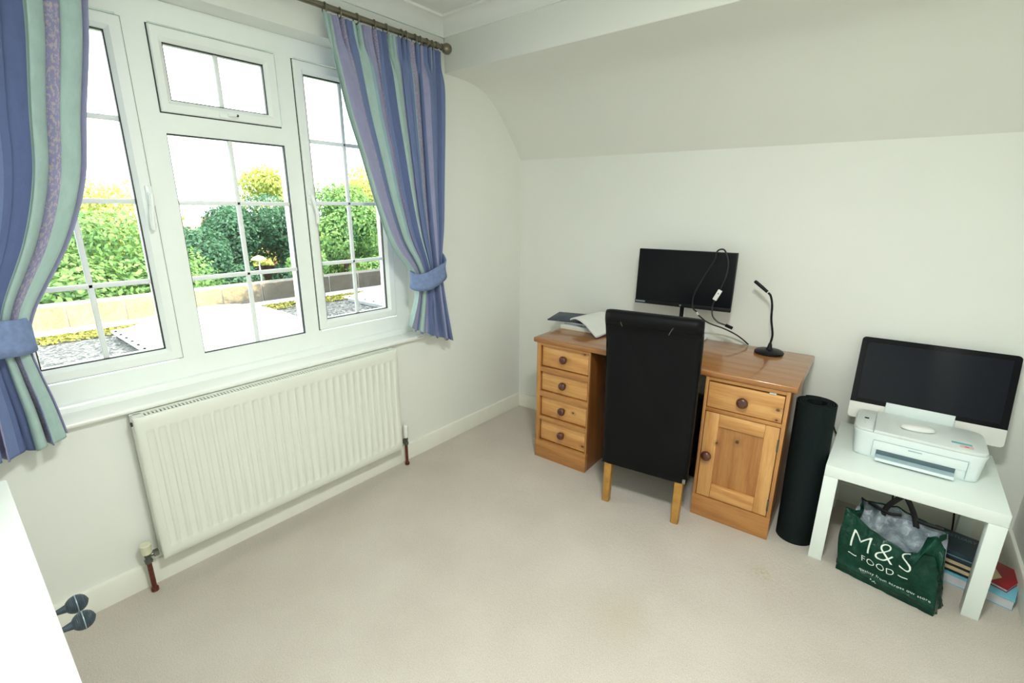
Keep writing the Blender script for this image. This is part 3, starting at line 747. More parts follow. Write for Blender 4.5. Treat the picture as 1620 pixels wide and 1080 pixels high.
for x0, x1 in ((dx0, 1.5875), (1.7805, dx1)):
    bm = newbm(); box(bm, x0, x1, DF+0.001, DF+0.022, z0, z1, 0.003); dobj('door_stile', bm, 'pine_z', door)
for a, b in ((z0, 0.188), (0.494, z1)):
    bm = newbm(); box(bm, 1.5875, 1.7805, DF+0.001, DF+0.022, a, b, 0.003); dobj('door_rail', bm, 'pine_x', door)
knob(door, 1.5530, 0.336, 0.0242, DF-0.006)
for z in (0.475, 0.175):
    bm = newbm(); tube(bm, [(dx1+0.001, DF-0.002, z-0.028), (dx1+0.001, DF-0.002, z+0.028)], 0.0035, 8); dobj('hinge', bm, 'brass', door)

# ------------------------------------------------------------------ chair
chair = thing('dining_chair', 'tall black leather chair with oak legs pulled up to the desk', 'chair', (1.322, -0.694, 0), 0.1334)
def leg(x, y, z1, s=0.019, back=False):
    bm = newbm(); A = [(-0.6, -0.6), (0.6, -0.6), (0.6, 0.6), (-0.6, 0.6)]
    lo = [bm.verts.new((x+a*s*1.55, y+b*s*1.55-(0.012 if back else 0), 0)) for a, b in A]; hi = [bm.verts.new((x+a*s*1.68, y+b*s*1.68, z1)) for a, b in A]
    for k in range(4): bm.faces.new((lo[k], lo[(k+1) % 4], hi[(k+1) % 4], hi[k]))
    bm.faces.new(lo[::-1]); bm.faces.new(hi)
    bmesh.ops.bevel(bm, geom=[e for e in bm.edges], offset=0.0025, segments=1, affect='EDGES')
    obj('leg', bm, 'oak', chair)
leg(-0.176, 0.020, 0.26, back=True); leg(0.176, 0.020, 0.26, back=True); leg(-0.125, 0.425, 0.26); leg(0.125, 0.425, 0.26)
prof = [(-0.006, 0.222), (-0.009, 0.35), (-0.013, 0.50), (-0.022, 0.66), (-0.036, 0.82), (-0.049, 0.92), (-0.055, 0.955), (-0.068, 0.972), (-0.078, 0.992), (-0.076, 1.012), (-0.062, 1.026), (-0.040, 1.030), (-0.016, 1.018), (-0.004, 0.98), (0.012, 0.90), (0.036, 0.78), (0.060, 0.62), (0.074, 0.50), (0.080, 0.35), (0.080, 0.222)]
cen = [(( -0.03 if z > 0.9 else 0.02), z) for _, z in prof]
bm = newbm(); NX = 26; rows = []
for i in range(NX+1):
    t = i/NX; e = min(t, 1-t)*NX/3.0; s = math.sqrt(max(0, 1-(1-min(1, e))**2))
    ring_ = []
    for (y, z), (cyy, cz) in zip(prof, cen):
        w = 0.208+0.008*(z-0.222)/0.8
        yy = cyy+(y-cyy)*(0.55+0.45*s); zz = z-(0.006*(1-s) if z > 0.95 else 0)+(0.0)
        x = (-1+2*t)*w
        if i in (0, NX): x = math.copysign(w, x)
        puck = 0.0025*math.sin(t*PI*5+z*9)*(1 if 0.3 < z < 0.93 else 0)
        ring_.append(bm.verts.new((x, yy+puck, zz)))
    rows.append(ring_)
n = len(prof)
for i in range(NX):
    for k in range(n): bm.faces.new((rows[i][k], rows[i][(k+1) % n], rows[i+1][(k+1) % n], rows[i+1][k]))
bm.faces.new(rows[0][::-1]); bm.faces.new(rows[-1])
bk = obj('backrest', bm, 'leather', chair, smooth=60)
bm = newbm(); 
for s in (-1, 1): tube(bm, [(s*0.209, 0.012, 0.23), (s*0.211, 0.008, 0.5), (s*0.213, -0.008, 0.75), (s*0.2145, -0.030, 0.95)], 0.002, 6)
tube(bm, [(-0.208, -0.0045, 0.226), (0.208, -0.0045, 0.226)], 0.002, 6)
tube(bm, catmull([(-0.205, -0.058, 0.958), (0, -0.060, 0.957), (0.205, -0.058, 0.958)], 6), 0.0018, 6)
obj('seam', bm, 'leather', bk)
def scuff(P):
    bm = newbm(); tube(bm, catmull(P, 4), 0.0011, 5); obj('scuff', bm, 'scuff', bk, label='pale scuff on the leather')
scuff([(-0.138, -0.0755, 1.000), (-0.134, -0.070, 0.975), (-0.130, -0.060, 0.958)])
scuff([(0.106, -0.0755, 0.992), (0.092, -0.069, 0.973), (0.078, -0.056, 0.945)])
bm = newbm(); tube(bm, catmull([(-0.132, -0.0575, 0.955), (-0.105, -0.0475, 0.90), (-0.06, -0.0365, 0.82), (-0.015, -0.0285, 0.74)], 5), [0.0006]+[0.0016]*14+[0.0006], 6); obj('crease', bm, 'leather', bk)
bm = newbm(); box(bm, 0.193, 0.206, -0.010, 0.0, 0.226, 0.246, 0.001); obj('corner_tab', bm, 'scuff', bk)
bm = newbm(); box(bm, -0.200, 0.200, 0.045, 0.460, 0.395, 0.485, 0.022, 3); obj('seat', bm, 'leather', chair)
bm = newbm(); box(bm, -0.198, 0.198, 0.050, 0.452, 0.235, 0.405, 0.008, 2); obj('seat_apron', bm, 'leather', chair)

# dark case under the desk
pc = thing('computer_case', 'black case standing under the desk, mostly hidden by the chair', 'computer', (1.40, -0.115, 0), DR)
ebox('case_body', 'black_plastic', pc, -0.085, 0.075, -0.085, 0.095, 0.012, 0.44, bev=0.004)
ebox('front_bezel', 'black_plastic', pc, -0.085, 0.075, -0.097, -0.085, 0.012, 0.44, bev=0.004)
for x in (-0.06, 0.05):
    for y in (-0.06, 0.07): ebox('foot', 'black_plastic', pc, x-0.012, x+0.012, y-0.012, y+0.012, 0, 0.014)

# ------------------------------------------------------------------ things on the desk
ZD = 0.7576
def rounded_rect(bm, w, h, r, y0, y1, n=6, mi=0, cx=0, cz=0):
    pts = []
    for (sx, sz, a0) in ((1, -1, -PI/2), (1, 1, 0), (-1, 1, PI/2), (-1, -1, PI)):
        for k in range(n+1):
            a = a0+k/n*PI/2; pts.append((cx+sx*(w/2-r)+r*math.cos(a), cz+sz*(h/2-r)+r*math.sin(a)))
    prism(bm, pts, y0, y1, 'y', mi)
mon = thing('monitor', 'black flat monitor on a slim stand on the pine desk, cable looped over it', 'monitor', (1.2255, -0.115, ZD), 0.085)
tilt = RX(-0.049)
MZ0 = 0.951-ZD; MW, MH = 0.52, 0.310
def mobj(name, bm, mats, parent=mon, **k):
    for v in bm.verts: v.co = T((0, 0, MZ0)) @ tilt @ v.co
    return obj(name, bm, mats, parent, **k)
bm = newbm(); box(bm, -MW/2, MW/2, 0.0, 0.022, 0, MH, 0.003); box(bm, -0.17, 0.17, 0.022, 0.05, 0.03, 0.24, 0.012); hs = mobj('housing', bm, 'black_plastic')
bm = newbm(); box(bm, -MW/2+0.005, MW/2-0.005, -0.001, 0.001, 0.021, MH-0.004); mobj('screen', bm, 'screen')
bm = newbm(); box(bm, -MW/2, MW/2, -0.0025, 0.001, 0, 0.020, 0.001); mobj('chin', bm, 'black_plastic', hs)
bm = newbm(); box(bm, -MW/2+0.004, -MW/2+0.060, -0.0030, -0.002, 0.007, 0.016); mobj('model_strip', bm, 'ink_pale', hs)
bm = newbm(); tube(bm, [(0, -0.0032, 0.010), (0, -0.002, 0.010)], 0.005, 14); mobj('badge', bm, 'ink_pale', hs)
bm = newbm(); box(bm, -0.013, 0.010, 0.050, 0.066, 0.010, 0.34, 0.002); o = obj('stand_column', bm, 'black_plastic', mon)
bm = newbm(); box(bm, 0.010, 0.014, 0.050, 0.066, 0.010, 0.34, 0.001); obj('stand_edge', bm, 'alu', mon, label='bright metal edge of the stand')
bm = newbm(); box(bm, -0.13, 0.134, -0.085, 0.150, 0.0, 0.008, 0.003); obj('stand_base', bm, 'alu', mon)
# cable over the monitor (from the desk up over the top edge and down again)
def wpt(P): return [Vector(p) for p in P]
cab = thing('display_cable', 'black video cable with a white label looped over the monitor', 'cable', (1.565, 0.04, ZD))
CO = Vector((1.565, 0.04, ZD))
def scr(x, z, d=0.006):     # a point just in front of the monitor's screen
    lx, lz = x, z-MZ0-ZD
    p = Matrix.Translation((1.2255, -0.115, ZD)) @ RZ(0.085) @ T((0, 0, MZ0)) @ tilt @ Vector((lx, -d, lz)); return p
L1 = [scr(0.098, 0.951-0.012, 0.030), scr(0.070, 0.951+0.010, 0.010), scr(0.068, 0.951+0.075, 0.006), scr(0.105, 0.951+0.17, 0.006), scr(0.150, 0.951+0.265, 0.006), scr(0.158, 0.951+0.312, 0.0055), scr(0.178, 0.951+0.325, -0.010), scr(0.200, 0.951+0.312, 0.0055), scr(0.220, 0.951+0.26, 0.006), scr(0.218, 0.951+0.19, 0.006), scr(0.198, 0.951+0.115, 0.007)]
bm = newbm(); tube(bm, [p-CO for p in catmull(L1, 8)], 0.0042, 8); lead = obj('lead', bm, 'cable', cab)
L2 = [scr(0.178, 0.951+0.060, 0.007), scr(0.170, 0.951+0.02, 0.006), scr(0.178, 0.951-0.025, 0.014), scr(0.208, 0.951-0.054, 0.016), scr(0.248, 0.951-0.066, 0.016)]
bm = newbm(); tube(bm, [p-CO for p in catmull(L2, 8)], 0.0040, 8); obj('lead', bm, 'cable', cab)
bm = newbm(); M = T(-CO) @ T(scr(0.188, 0.951+0.087, 0.010)) @ RZ(0.085) @ RY(0.42); box(bm, -0.011, 0.011, -0.006, 0.006, -0.030, 0.030, 0.002, M=M); lb = obj('label_tag', bm, 'white_plastic', cab, label='white plastic sleeve on the cable')
bm = newbm(); box(bm, -0.003, 0.003, -0.0068, -0.006, 0.006, 0.014, M=M); obj('print', bm, 'ink_pale', lb)
bm = newbm(); M = T(-CO) @ T(scr(0.266, 0.951-0.072, 0.016)) @ RZ(0.085) @ RY(0.32); box(bm, -0.020, 0.020, -0.006, 0.006, -0.008, 0.008, 0.003, M=M); pl = obj('plug', bm, 'black_plastic', cab)
bm = newbm(); box(bm, 0.020, 0.031, -0.003, 0.003, -0.004, 0.004, M=M); obj('plug_tip', bm, 'alu', pl)
L3 = [scr(0.104, 0.951-0.028, 0.020), Vector((1.374, -0.075, 0.877)), Vector((1.443, -0.030, 0.848)), Vector((1.498, 0.0, 0.820)), Vector((1.535, 0.020, 0.793)), Vector((1.565, 0.040, 0.763))]
bm = newbm(); tube(bm, [p-CO for p in catmull(L3, 8)], 0.0040, 8); obj('lead', bm, 'cable', cab)
bm = newbm(); tube(bm, [p-CO for p in (L1[0], scr(0.104, 0.951-0.028, 0.020))], 0.0045, 8); obj('sleeve', bm, 'white_plastic', cab)

mic = thing('desk_microphone', 'black gooseneck microphone on a round base at the right of the desk', 'microphone', (1.686, -0.050, ZD))
bm = newbm(); lathe(bm, [(0, 0), (0.066, 0), (0.069, 0.004), (0.068, 0.011), (0.060, 0.017), (0.02, 0.021), (0.012, 0.030), (0.008, 0.05), (0.006, 0.055), (0, 0.055)], 36); obj('base', bm, 'black_plastic', mic)
bm = newbm(); tube(bm, catmull([(0, 0, 0.05), (0.004, 0, 0.10), (-0.012, 0, 0.18), (-0.018, 0, 0.25), (-0.030, 0, 0.295), (-0.044, 0, 0.312)], 8), 0.0052, 10); obj('gooseneck', bm, 'black_plastic', mic)
bm = newbm(); tube(bm, [(-0.044, 0, 0.312), (-0.048, 0, 0.315)], 0.0070, 12); obj('collar', bm, 'alu', mic)
bm = newbm(); tube(bm, [(-0.048, 0, 0.315), (-0.076, 0, 0.337), (-0.110, 0, 0.362), (-0.114, 0, 0.365)], [0.0075, 0.0085, 0.0085, 0.006], 14); obj('capsule', bm, 'black_plastic', mic)

# papers and folders, left end of the desk
def sheet_thing(name, label, cat, loc, rz, parts): 
    t = thing(name, label, cat, loc, rz)
    for nm, mt, a in parts: ebox(nm, mt, t, *a, bev=0.0008)
    return t
sheet_thing('notebook', 'white paper pad with a buff back, lowest of the papers on the desk', 'notebook', (0.678, -0.205, ZD), 0.05,
            [('back_board', 'pages_cream', (-0.125, 0.125, -0.09, 0.16, 0, 0.003)), ('pages', 'paper', (-0.124, 0.124, -0.088, 0.159, 0.003, 0.026))])
sheet_thing('exercise_book', 'blue exercise book between the paper pad and the folder', 'book', (0.678, -0.175, ZD+0.026), 0.03,
            [('cover', 'royal_blue', (-0.118, 0.125, -0.085, 0.12, 0, 0.002)), ('pages', 'paper', (-0.116, 0.123, -0.083, 0.119, 0.002, 0.014)), ('cover', 'royal_blue', (-0.118, 0.125, -0.085, 0.12, 0.014, 0.016))])
t = thing('folder', 'flat navy card folder overhanging the left end of the paper pile', 'folder', (0.594, -0.150, ZD+0.0445), 0.28)
ebox('cover', 'folder_blue', t, -0.165, 0.16, -0.125, 0.125, -0.002, 0.0, bev=0.0006); ebox('cover', 'folder_blue', t, -0.165, 0.16, -0.125, 0.125, 0.002, 0.004, bev=0.0006)
ebox('paper_insert', 'paper', t, -0.15, 0.155, -0.118, 0.118, 0.0, 0.002)
# splayed open white notebook on a blue cover
t = thing('open_notebook', 'splayed white notebook with a dark blue cover, on top of the papers', 'notebook', (0.752, -0.172, ZD+0.0535), -0.12)
def page(u, v, dz=0.0, grow=0.0):
    x = -0.105+0.235*u; 
    z = 0.028*math.exp(-((u-0.12)/0.22)**2)*0.3+0.018*math.sin(PI*min(1, u*1.6))-0.13*max(0, u-0.60)*(1-0.5*v)
    y = -0.145+0.255*v-0.05*u*(1-v)
    return (x, y, max(z+dz, -0.0515+dz+0.002))
for nm, mt, d0, d1 in (('cover', 'royal_blue', 0.0, 0.003), ('pages', 'paper', 0.003, 0.013)):
    bm = newbm(); Va = grid(bm, lambda u, v: page(u, v, d0), 20, 10); Vb = grid(bm, lambda u, v: page(u, v, d1), 20, 10)
    for i in range(20):
        bm.faces.new((Va[0][i], Va[0][i+1], Vb[0][i+1], Vb[0][i])); bm.faces.new((Va[10][i], Va[10][i+1], Vb[10][i+1], Vb[10][i]))
    for j in range(10):
        bm.faces.new((Va[j][0], Va[j+1][0], Vb[j+1][0], Vb[j][0])); bm.faces.new((Va[j][20], Va[j+1][20], Vb[j+1][20], Vb[j][20]))
    obj(nm, bm, mt, t, smooth=50)

# ------------------------------------------------------------------ yoga mat
ym = thing('rolled_mat', 'rolled black foam exercise mat standing between the desk and the white table', 'mat', (1.966, -0.400, 0))
bm = newbm(); N = 150; turns = 4.2; th = 0.0058
def spiral(k):
    a = k/N*turns*2*PI; r = 0.034+0.043*k/N; return a, r
HH = 0.668
def sp_pt(k, off, z):
    a, r = spiral(k); a2 = a+2.2-turns*2*PI
    s = r+off; lean = -0.010*z/HH
    return (s*math.cos(a2)+lean, s*math.sin(a2)+0.008*z/HH, z)
inn0 = [bm.verts.new(sp_pt(k, 0, 0)) for k in range(N+1)]; inn1 = [bm.verts.new(sp_pt(k, 0, HH)) for k in range(N+1)]
out0 = [bm.verts.new(sp_pt(k, th, 0)) for k in range(N+1)]; out1 = [bm.verts.new(sp_pt(k, th, HH)) for k in range(N+1)]
for k in range(N):
    bm.faces.new((inn0[k], inn0[k+1], inn1[k+1], inn1[k])); bm.faces.new((out0[k], out0[k+1], out1[k+1], out1[k]))
    bm.faces.new((inn1[k], inn1[k+1], out1[k+1], out1[k])); bm.faces.new((inn0[k], inn0[k+1], out0[k+1], out0[k]))
for k in (0, N): bm.faces.new((inn0[k], inn1[k], out1[k], out0[k]))
obj('foam_roll', bm, 'mat_black', ym, smooth=50)

# ------------------------------------------------------------------ white table
tbl = thing('side_table', 'square white side table carrying the printer and computer', 'table', (2.3155, -0.245, 0))
ebox('tabletop', 'lack', tbl, -0.275, 0.275, -0.274, 0.276, 0.400, 0.450, bev=0.0015)
for sx in (-1, 1):
    for sy in (-1, 1):
        x, y = sx*0.25, 0.001+sy*0.25
        ebox('leg', 'lack', tbl, x-0.025, x+0.025, y-0.025, y+0.025, 0, 0.3995, bev=0.001)

# all-in-one computer
ZT = 0.45
im = thing('desktop_computer', 'large silver and black all-in-one computer behind the printer', 'computer', (2.332, -0.059, ZT), 0.036)
it = T((0, 0, 0.5235-ZT)) @ RX(-0.27)
IW, IH = 0.539, 0.3865; CH = 0.075
def iobj(name, bm, mats, parent=im, **k):
    for v in bm.verts: v.co = it @ v.co
    return obj(name, bm, mats, parent, **k)
bm = newbm(); rounded_rect(bm, IW, IH, 0.016, 0.001, 0.010, cz=IH/2); rounded_rect(bm, IW*0.7, IH*0.6, 0.05, 0.010, 0.028, cz=IH*0.45); sh = iobj('shell', bm, 'alu')
def top_round(bm, z0, z1, y0, y1, r, rt, rb, w=IW, n=6, mi=0):
    pts = []
    for (sx, z, a0, rr) in ((1, z0, -PI/2, rb), (1, z1, 0, rt), (-1, z1, PI/2, rt), (-1, z0, PI, rb)):
        if rr == 0: pts.append((sx*w/2, z)); continue
        for k in range(n+1):
            a = a0+k/n*PI/2; pts.append((sx*(w/2-rr)+rr*math.cos(a), (z1-rr if z == z1 else z0+rr)+rr*math.sin(a)))
    prism(bm, pts, y0, y1, 'y', mi)
bm = newbm(); top_round(bm, CH, IH, -0.003, 0.001, 0, 0.016, 0.0); fg = iobj('front_glass', bm, 'glass_black')
bm = newbm(); box(bm, -IW/2+0.024, IW/2-0.024, -0.0036, -0.0028, CH+0.020, IH-0.024); iobj('display', bm, 'lcd', fg)
bm = newbm(); top_round(bm, 0, CH, -0.003, 0.001, 0, 0.0, 0.016); iobj('chin', bm, 'alu')
bm = newbm(); box(bm, -0.085, 0.085, 0.018, 0.078, 0.0, 0.006, 0.002); obj('stand_foot', bm, 'alu', im)
bm = newbm(); prism(bm, [(0.078, 0.004), (0.070, 0.004), (0.055, 0.12), (0.085, 0.20), (0.092, 0.20), (0.064, 0.12)], -0.07, 0.07, 'x'); obj('stand_neck', bm, 'alu', im)

# printer
pt = thing('printer', 'white inkjet printer with grey scanner lid on the side table', 'printer', (2.3155, -0.205, ZT), 0.0)
W2, D2, HP = 0.2155, 0.130, 0.128
def soft(u, rx=W2, ry=D2, e=5.0):
    a = 2*PI*u; c, s = math.cos(a), math.sin(a)
    return (rx*math.copysign(abs(c)**(2/e), c), ry*math.copysign(abs(s)**(2/e), s))
bm = newbm()
lev = [(0.90, 0.0), (0.94, 0.005), (0.955, 0.03), (0.985, 0.095), (1.0, 0.112), (0.996, 0.1165)]
def body(u, v):
    j = v*(len(lev)-1); i = min(int(j), len(lev)-2); f = j-i
    s = lev[i][0]*(1-f)+lev[i+1][0]*f; z = lev[i][1]*(1-f)+lev[i+1][1]*f
    x, y = soft(u, e=9.0); return (x*s, y*s, z)
V = grid(bm, body, 96, 10, closed_u=True); bm.faces.new(V[0][::-1]); bm.faces.new(V[-1])
body_o = obj('body', bm, 'printer', pt, smooth=50)
bm = newbm()
def lid(u, v):
    x, y = soft(u, W2*0.988, D2*0.985, 9.0); s = (1, 1, 0.99, 0.975)[min(3, int(v*3+0.5))]; z = (0.1175, 0.124, 0.1275, 0.129)[min(3, int(v*3+0.5))]
    x *= s; y *= s
    return (max(x, -0.143+0.002*(1-s)*40), y, z)
V = grid(bm, lid, 96, 3, closed_u=True); bm.faces.new(V[-1]); obj('scanner_lid', bm, 'printer_lid', pt, smooth=50)
bm = newbm()
def pan(u, v):
    x, y = soft(u, W2*0.988, D2*0.978, 9.0); s = (1, 1, 0.99, 0.98)[min(3, int(v*3+0.5))]; z = (0.1175, 0.1225, 0.1255, 0.1265)[min(3, int(v*3+0.5))]
    x *= s; y *= s
    return (min(x, -0.147), y, z)
V = grid(bm, pan, 96, 3, closed_u=True); bm.faces.new(V[-1]); cp = obj('control_panel', bm, 'printer_lid', pt, smooth=50)
bm = newbm(); box(bm, -0.184, -0.168, 0.002, 0.022, 0.126, 0.1272, 0.0008); obj('display', bm, 'glass_black', cp)
bm = newbm()
for k in range(4): tube(bm, [(-0.180, -0.055+k*0.013, 0.126), (-0.180, -0.055+k*0.013, 0.1271)], 0.004, 10)
obj('button', bm, 'pages_white', cp)
yf = -D2*0.965
bm = newbm(); 
for a, b, c, d in ((-0.139, 0.160, 0.0860, 0.0872), (-0.139, -0.1378, 0.012, 0.083), (0.1588, 0.160, 0.012, 0.083)): box(bm, a, b, yf-0.0045, yf+0.004, c, d)
obj('front_door_seam', bm, 'printer_tray', body_o)
bm = newbm(); box(bm, -0.138, 0.159, yf-0.0035, yf+0.006, 0.046, 0.0855, 0.002); obj('front_door', bm, 'printer', pt)
bm = newbm(); box(bm, -0.022, 0.022, yf-0.0055, yf, 0.073, 0.0775, 0.001); obj('logo_slot', bm, 'printer_tray', body_o)
bm = newbm(); box(bm, -0.122, 0.128, yf-0.0042, yf+0.004, 0.016, 0.046, 0.001); obj('output_slot', bm, 'slot_grey', pt)
bm = newbm(); prism(bm, [(yf+0.004, 0.030), (yf+0.004, 0.022), (yf-0.026, 0.010), (yf-0.030, 0.012), (yf-0.030, 0.019), (yf-0.026, 0.020)], -0.121, 0.127, 'x'); obj('output_tray', bm, 'printer_tray', pt)
bm = newbm(); box(bm, -0.122, 0.128, yf-0.034, yf-0.028, 0.008, 0.021, 0.002); obj('tray_lip', bm, 'printer', pt)
bm = newbm(); box(bm, -0.119, 0.119, 0.128, 0.133, 0.100, 0.182, 0.002, M=RX(-0.06)); obj('paper_support', bm, 'printer', pt)
bm = newbm(); box(bm, 0.104, 0.166, -0.066, -0.048, 0.1288, 0.1296, M=T((0, 0.0, 0))); s1 = obj('sticker', bm, 'sticker_cyan', pt, label='pale blue sticker on the lid')
bm = newbm(); box(bm, 0.128, 0.168, -0.100, -0.070, 0.1288, 0.1294); s2 = obj('sticker', bm, 'sticker_pink', pt, label='pale pink sticker on the lid')
bm = newbm(); box(bm, 0.142, 0.154, -0.088, -0.082, 0.1294, 0.1298); obj('sticker_mark', bm, 'sticker_red', s2)

mo = thing('computer_mouse', 'slim white wireless mouse resting on the printer lid', 'mouse', (2.313, -0.222, ZT+0.1298), -1.35)
bm = newbm()
def mouse_t(u, v):
    a = 2*PI*u; s = math.cos(v*PI/2)**0.55 if v < 1 else 0; c, d = math.cos(a), math.sin(a)
    return (0.0285*s*math.copysign(abs(c)**0.85, c), 0.0575*s*math.copysign(abs(d)**0.85, d), 0.005+0.017*math.sin(v*PI/2))
V = grid(bm, mouse_t, 32, 8, closed_u=True); bm.faces.new(V[0][::-1]); bmesh.ops.remove_doubles(bm, verts=bm.verts, dist=1e-5); obj('shell', bm, 'white_plastic', mo, smooth=60)
bm = newbm(); V = grid(bm, lambda u, v: (0.0275*math.cos(2*PI*u)*(0.9+0.1*v), 0.056*math.sin(2*PI*u)*(0.9+0.1*v), 0.0055*v), 32, 2, closed_u=True); bm.faces.new(V[0][::-1]); bm.faces.new(V[-1]); obj('base_plate', bm, 'alu', mo)

# cables behind the table
def wire(name, label, P, r=0.0035):
    o0 = Vector(P[0]); bm = newbm(); tube(bm, [p-o0 for p in catmull(P, 8)], r, 8); o = obj(name, bm, 'cable', None); o.location = o0; return tag(o, label, 'cable')
wire('power_cable', 'thin black cable hanging down the wall behind the table, above the books', [(2.50, 0.055, 0.40), (2.506, 0.050, 0.33), (2.512, 0.040, 0.26), (2.518, 0.030, 0.20), (2.53, 0.03, 0.10), (2.54, 0.05, 0.004)])
wire('power_cable', 'black cable drooping behind the table above the shopping bag', [(2.00, 0.04, 0.45), (2.04, 0.050, 0.36), (2.12, 0.045, 0.315), (2.19, 0.045, 0.318), (2.26, 0.04, 0.27), (2.30, 0.05, 0.16), (2.31, 0.06, 0.004)])

# ------------------------------------------------------------------ shopping bag
BX = Vector((0.979, -0.205, 0)).normalized(); BN = Vector((0.205, 0.979, 0)).normalized(); B0 = Vector((2.144, -0.533, 0))
bag = thing('shopping_bag', 'crumpled glossy dark green shopping bag with white lettering under the table', 'bag', B0)
BWd, BDp = 0.322, 0.150
def wr(a, b, s=1.0): return s*(0.005*math.sin(13*a+7*b)+0.004*math.sin(29*a-11*b+1.3)+0.003*math.sin(17*b+41*a))
def interp(t, K):
    for (a, x), (b, y) in zip(K, K[1:]):
        if t <= b:
            f = (t-a)/(b-a); f = f*f*(3-2*f); return x+(y-x)*f
    return K[-1][1]
def rim_front(s): return interp(s, [(0, 0.262), (0.12, 0.245), (0.3, 0.222), (0.5, 0.205), (0.66, 0.196), (0.76, 0.206), (0.84, 0.272), (0.92, 0.288), (1.0, 0.255)])
def bag_front(s, h):
    # s across 0..1, h height in metres
    H_ = rim_front(s); t = h/0.26
    p = B0+BX*(s*BWd-0.012*t*(1-s)*2-0.022*t*s+0.004*math.sin(9*t))+BN*(0.058*t*t*0.9+0.010*t-0.012*math.sin(PI*min(1, t))*math.sin(PI*s))
    w = wr(s*1.3, t)*(0.25+0.35*min(1, h/0.12))
    fold = -0.010*math.exp(-((h-0.035)/0.012)**2)
    return p+BN*(w+fold)+Vector((0, 0, h))
def bag_side(s, h, right):
    t = h/0.27; base = B0+BX*(BWd if right else 0)
    f = bag_front(1.0 if right else 0.0, h); bck = bag_back(1.0 if right else 0.0, h)
    p = f.lerp(bck, s); sg = 1 if right else -1
    return p+BX*(sg*(-0.035*math.sin(PI*s)*t+0.010*math.sin(PI*s)*(1-t)))+BX*wr(s, t*2, 0.8)*math.sin(PI*s)
def bag_back(s, h):
    t = h/0.27
    return B0+BX*(s*BWd*(1-0.10*t))+BN*(BDp+0.020*t+wr(s+3, t, 1.0))+Vector((0, 0, h))
def rim_back(s): return interp(s, [(0, 0.272), (0.3, 0.285), (0.45, 0.292), (0.7, 0.282), (1.0, 0.268)])
def sub(p): return p-B0
bm = newbm()
grid(bm, lambda u, v: sub(bag_front(u, v*rim_front(u))), 60, 44); grid(bm, lambda u, v: sub(bag_back(u, v*rim_back(u))), 40, 24)
for right in (False, True):
    def fs(u, v, right=right):
        H0 = rim_front(1.0 if right else 0.0); H1 = rim_back(1.0 if right else 0.0); h = v*((H0*(1-u)+H1*u)-0.02*math.sin(PI*u))
        return sub(bag_side(u, h, right))
    grid(bm, fs, 16, 24)
grid(bm, lambda u, v: sub(bag_front(u, 0).lerp(bag_back(u, 0), v))+Vector((0, 0, 0.001)), 20, 8)
bmesh.ops.remove_doubles(bm, verts=bm.verts, dist=0.0008)
bo = obj('bag_body', bm, 'bag', bag, smooth=70); m = bo.modifiers.new('thickness', 'SOLIDIFY'); m.thickness = 0.0012; m.offset = -1
# grey lining: inside faces just within the shell, and the crumpled contents
bm = newbm(); grid(bm, lambda u, v: sub(bag_back(u, v*(rim_back(u)-0.004)) - BN*0.006), 40, 24)
def inner(u, v):
    a = bag_front(u, rim_front(u)-0.012)+BN*0.004; b = bag_back(u, rim_back(u)-0.035)-BN*0.008; p = a.lerp(b, v)
    return sub(p)+Vector((0, 0, -0.055*math.sin(PI*v)*(0.6+0.4*math.sin(7*u))+0.008*math.sin(19*u+9*v)))
grid(bm, inner, 40, 14); obj('lining', bm, 'lining', bag, smooth=50, label='crumpled silver grey inside of the bag')
# folded-over corner
bm = newbm()
def flap(u, v):
    s = 0.72+0.28*u; h = rim_front(s)-v*0.075*(0.5+u*0.6)
    p = bag_front(s, max(h, 0.15))-BN*(0.010+0.010*math.sin(PI*v)+0.004*math.sin(11*u+5*v)); return sub(p)
grid(bm, flap, 18, 12); fo = obj('turned_corner', bm, 'bag', bag, smooth=60); fo.modifiers.new('thickness', 'SOLIDIFY').thickness = 0.0015
def strap(P, w, name='handle'):
    Q = catmull(P, 8); bm = newbm(); ra = []
    for i, p in enumerate(Q):
        d = (Q[min(i+1, len(Q)-1)]-Q[max(i-1, 0)]).normalized(); u = d.cross(BN).normalized()
        ra.append((bm.verts.new(sub(p+u*w/2)), bm.verts.new(sub(p-u*w/2))))
    for (a, b), (c, d) in zip(ra, ra[1:]): bm.faces.new((a, b, d, c))
    o = obj(name, bm, 'strap', bag, smooth=60); o.modifiers.new('thickness', 'SOLIDIFY').thickness = 0.002
def bb(s, h, off=-0.012): return bag_back(s, h)+BN*off
strap([bb(0.30, 0.245), bb(0.33, 0.285), bb(0.42, 0.330), bb(0.50, 0.355), bb(0.57, 0.335), bb(0.64, 0.290), bb(0.68, 0.245)], 0.020)
strap([bb(0.02, 0.268, -0.006), bb(0.20, 0.270, -0.018), bb(0.36, 0.262, -0.02), bb(0.50, 0.272, -0.016)], 0.012)
strap([bb(0.62, 0.275, -0.014), bb(0.78, 0.278, -0.02), bb(0.96, 0.283, -0.02)], 0.014)
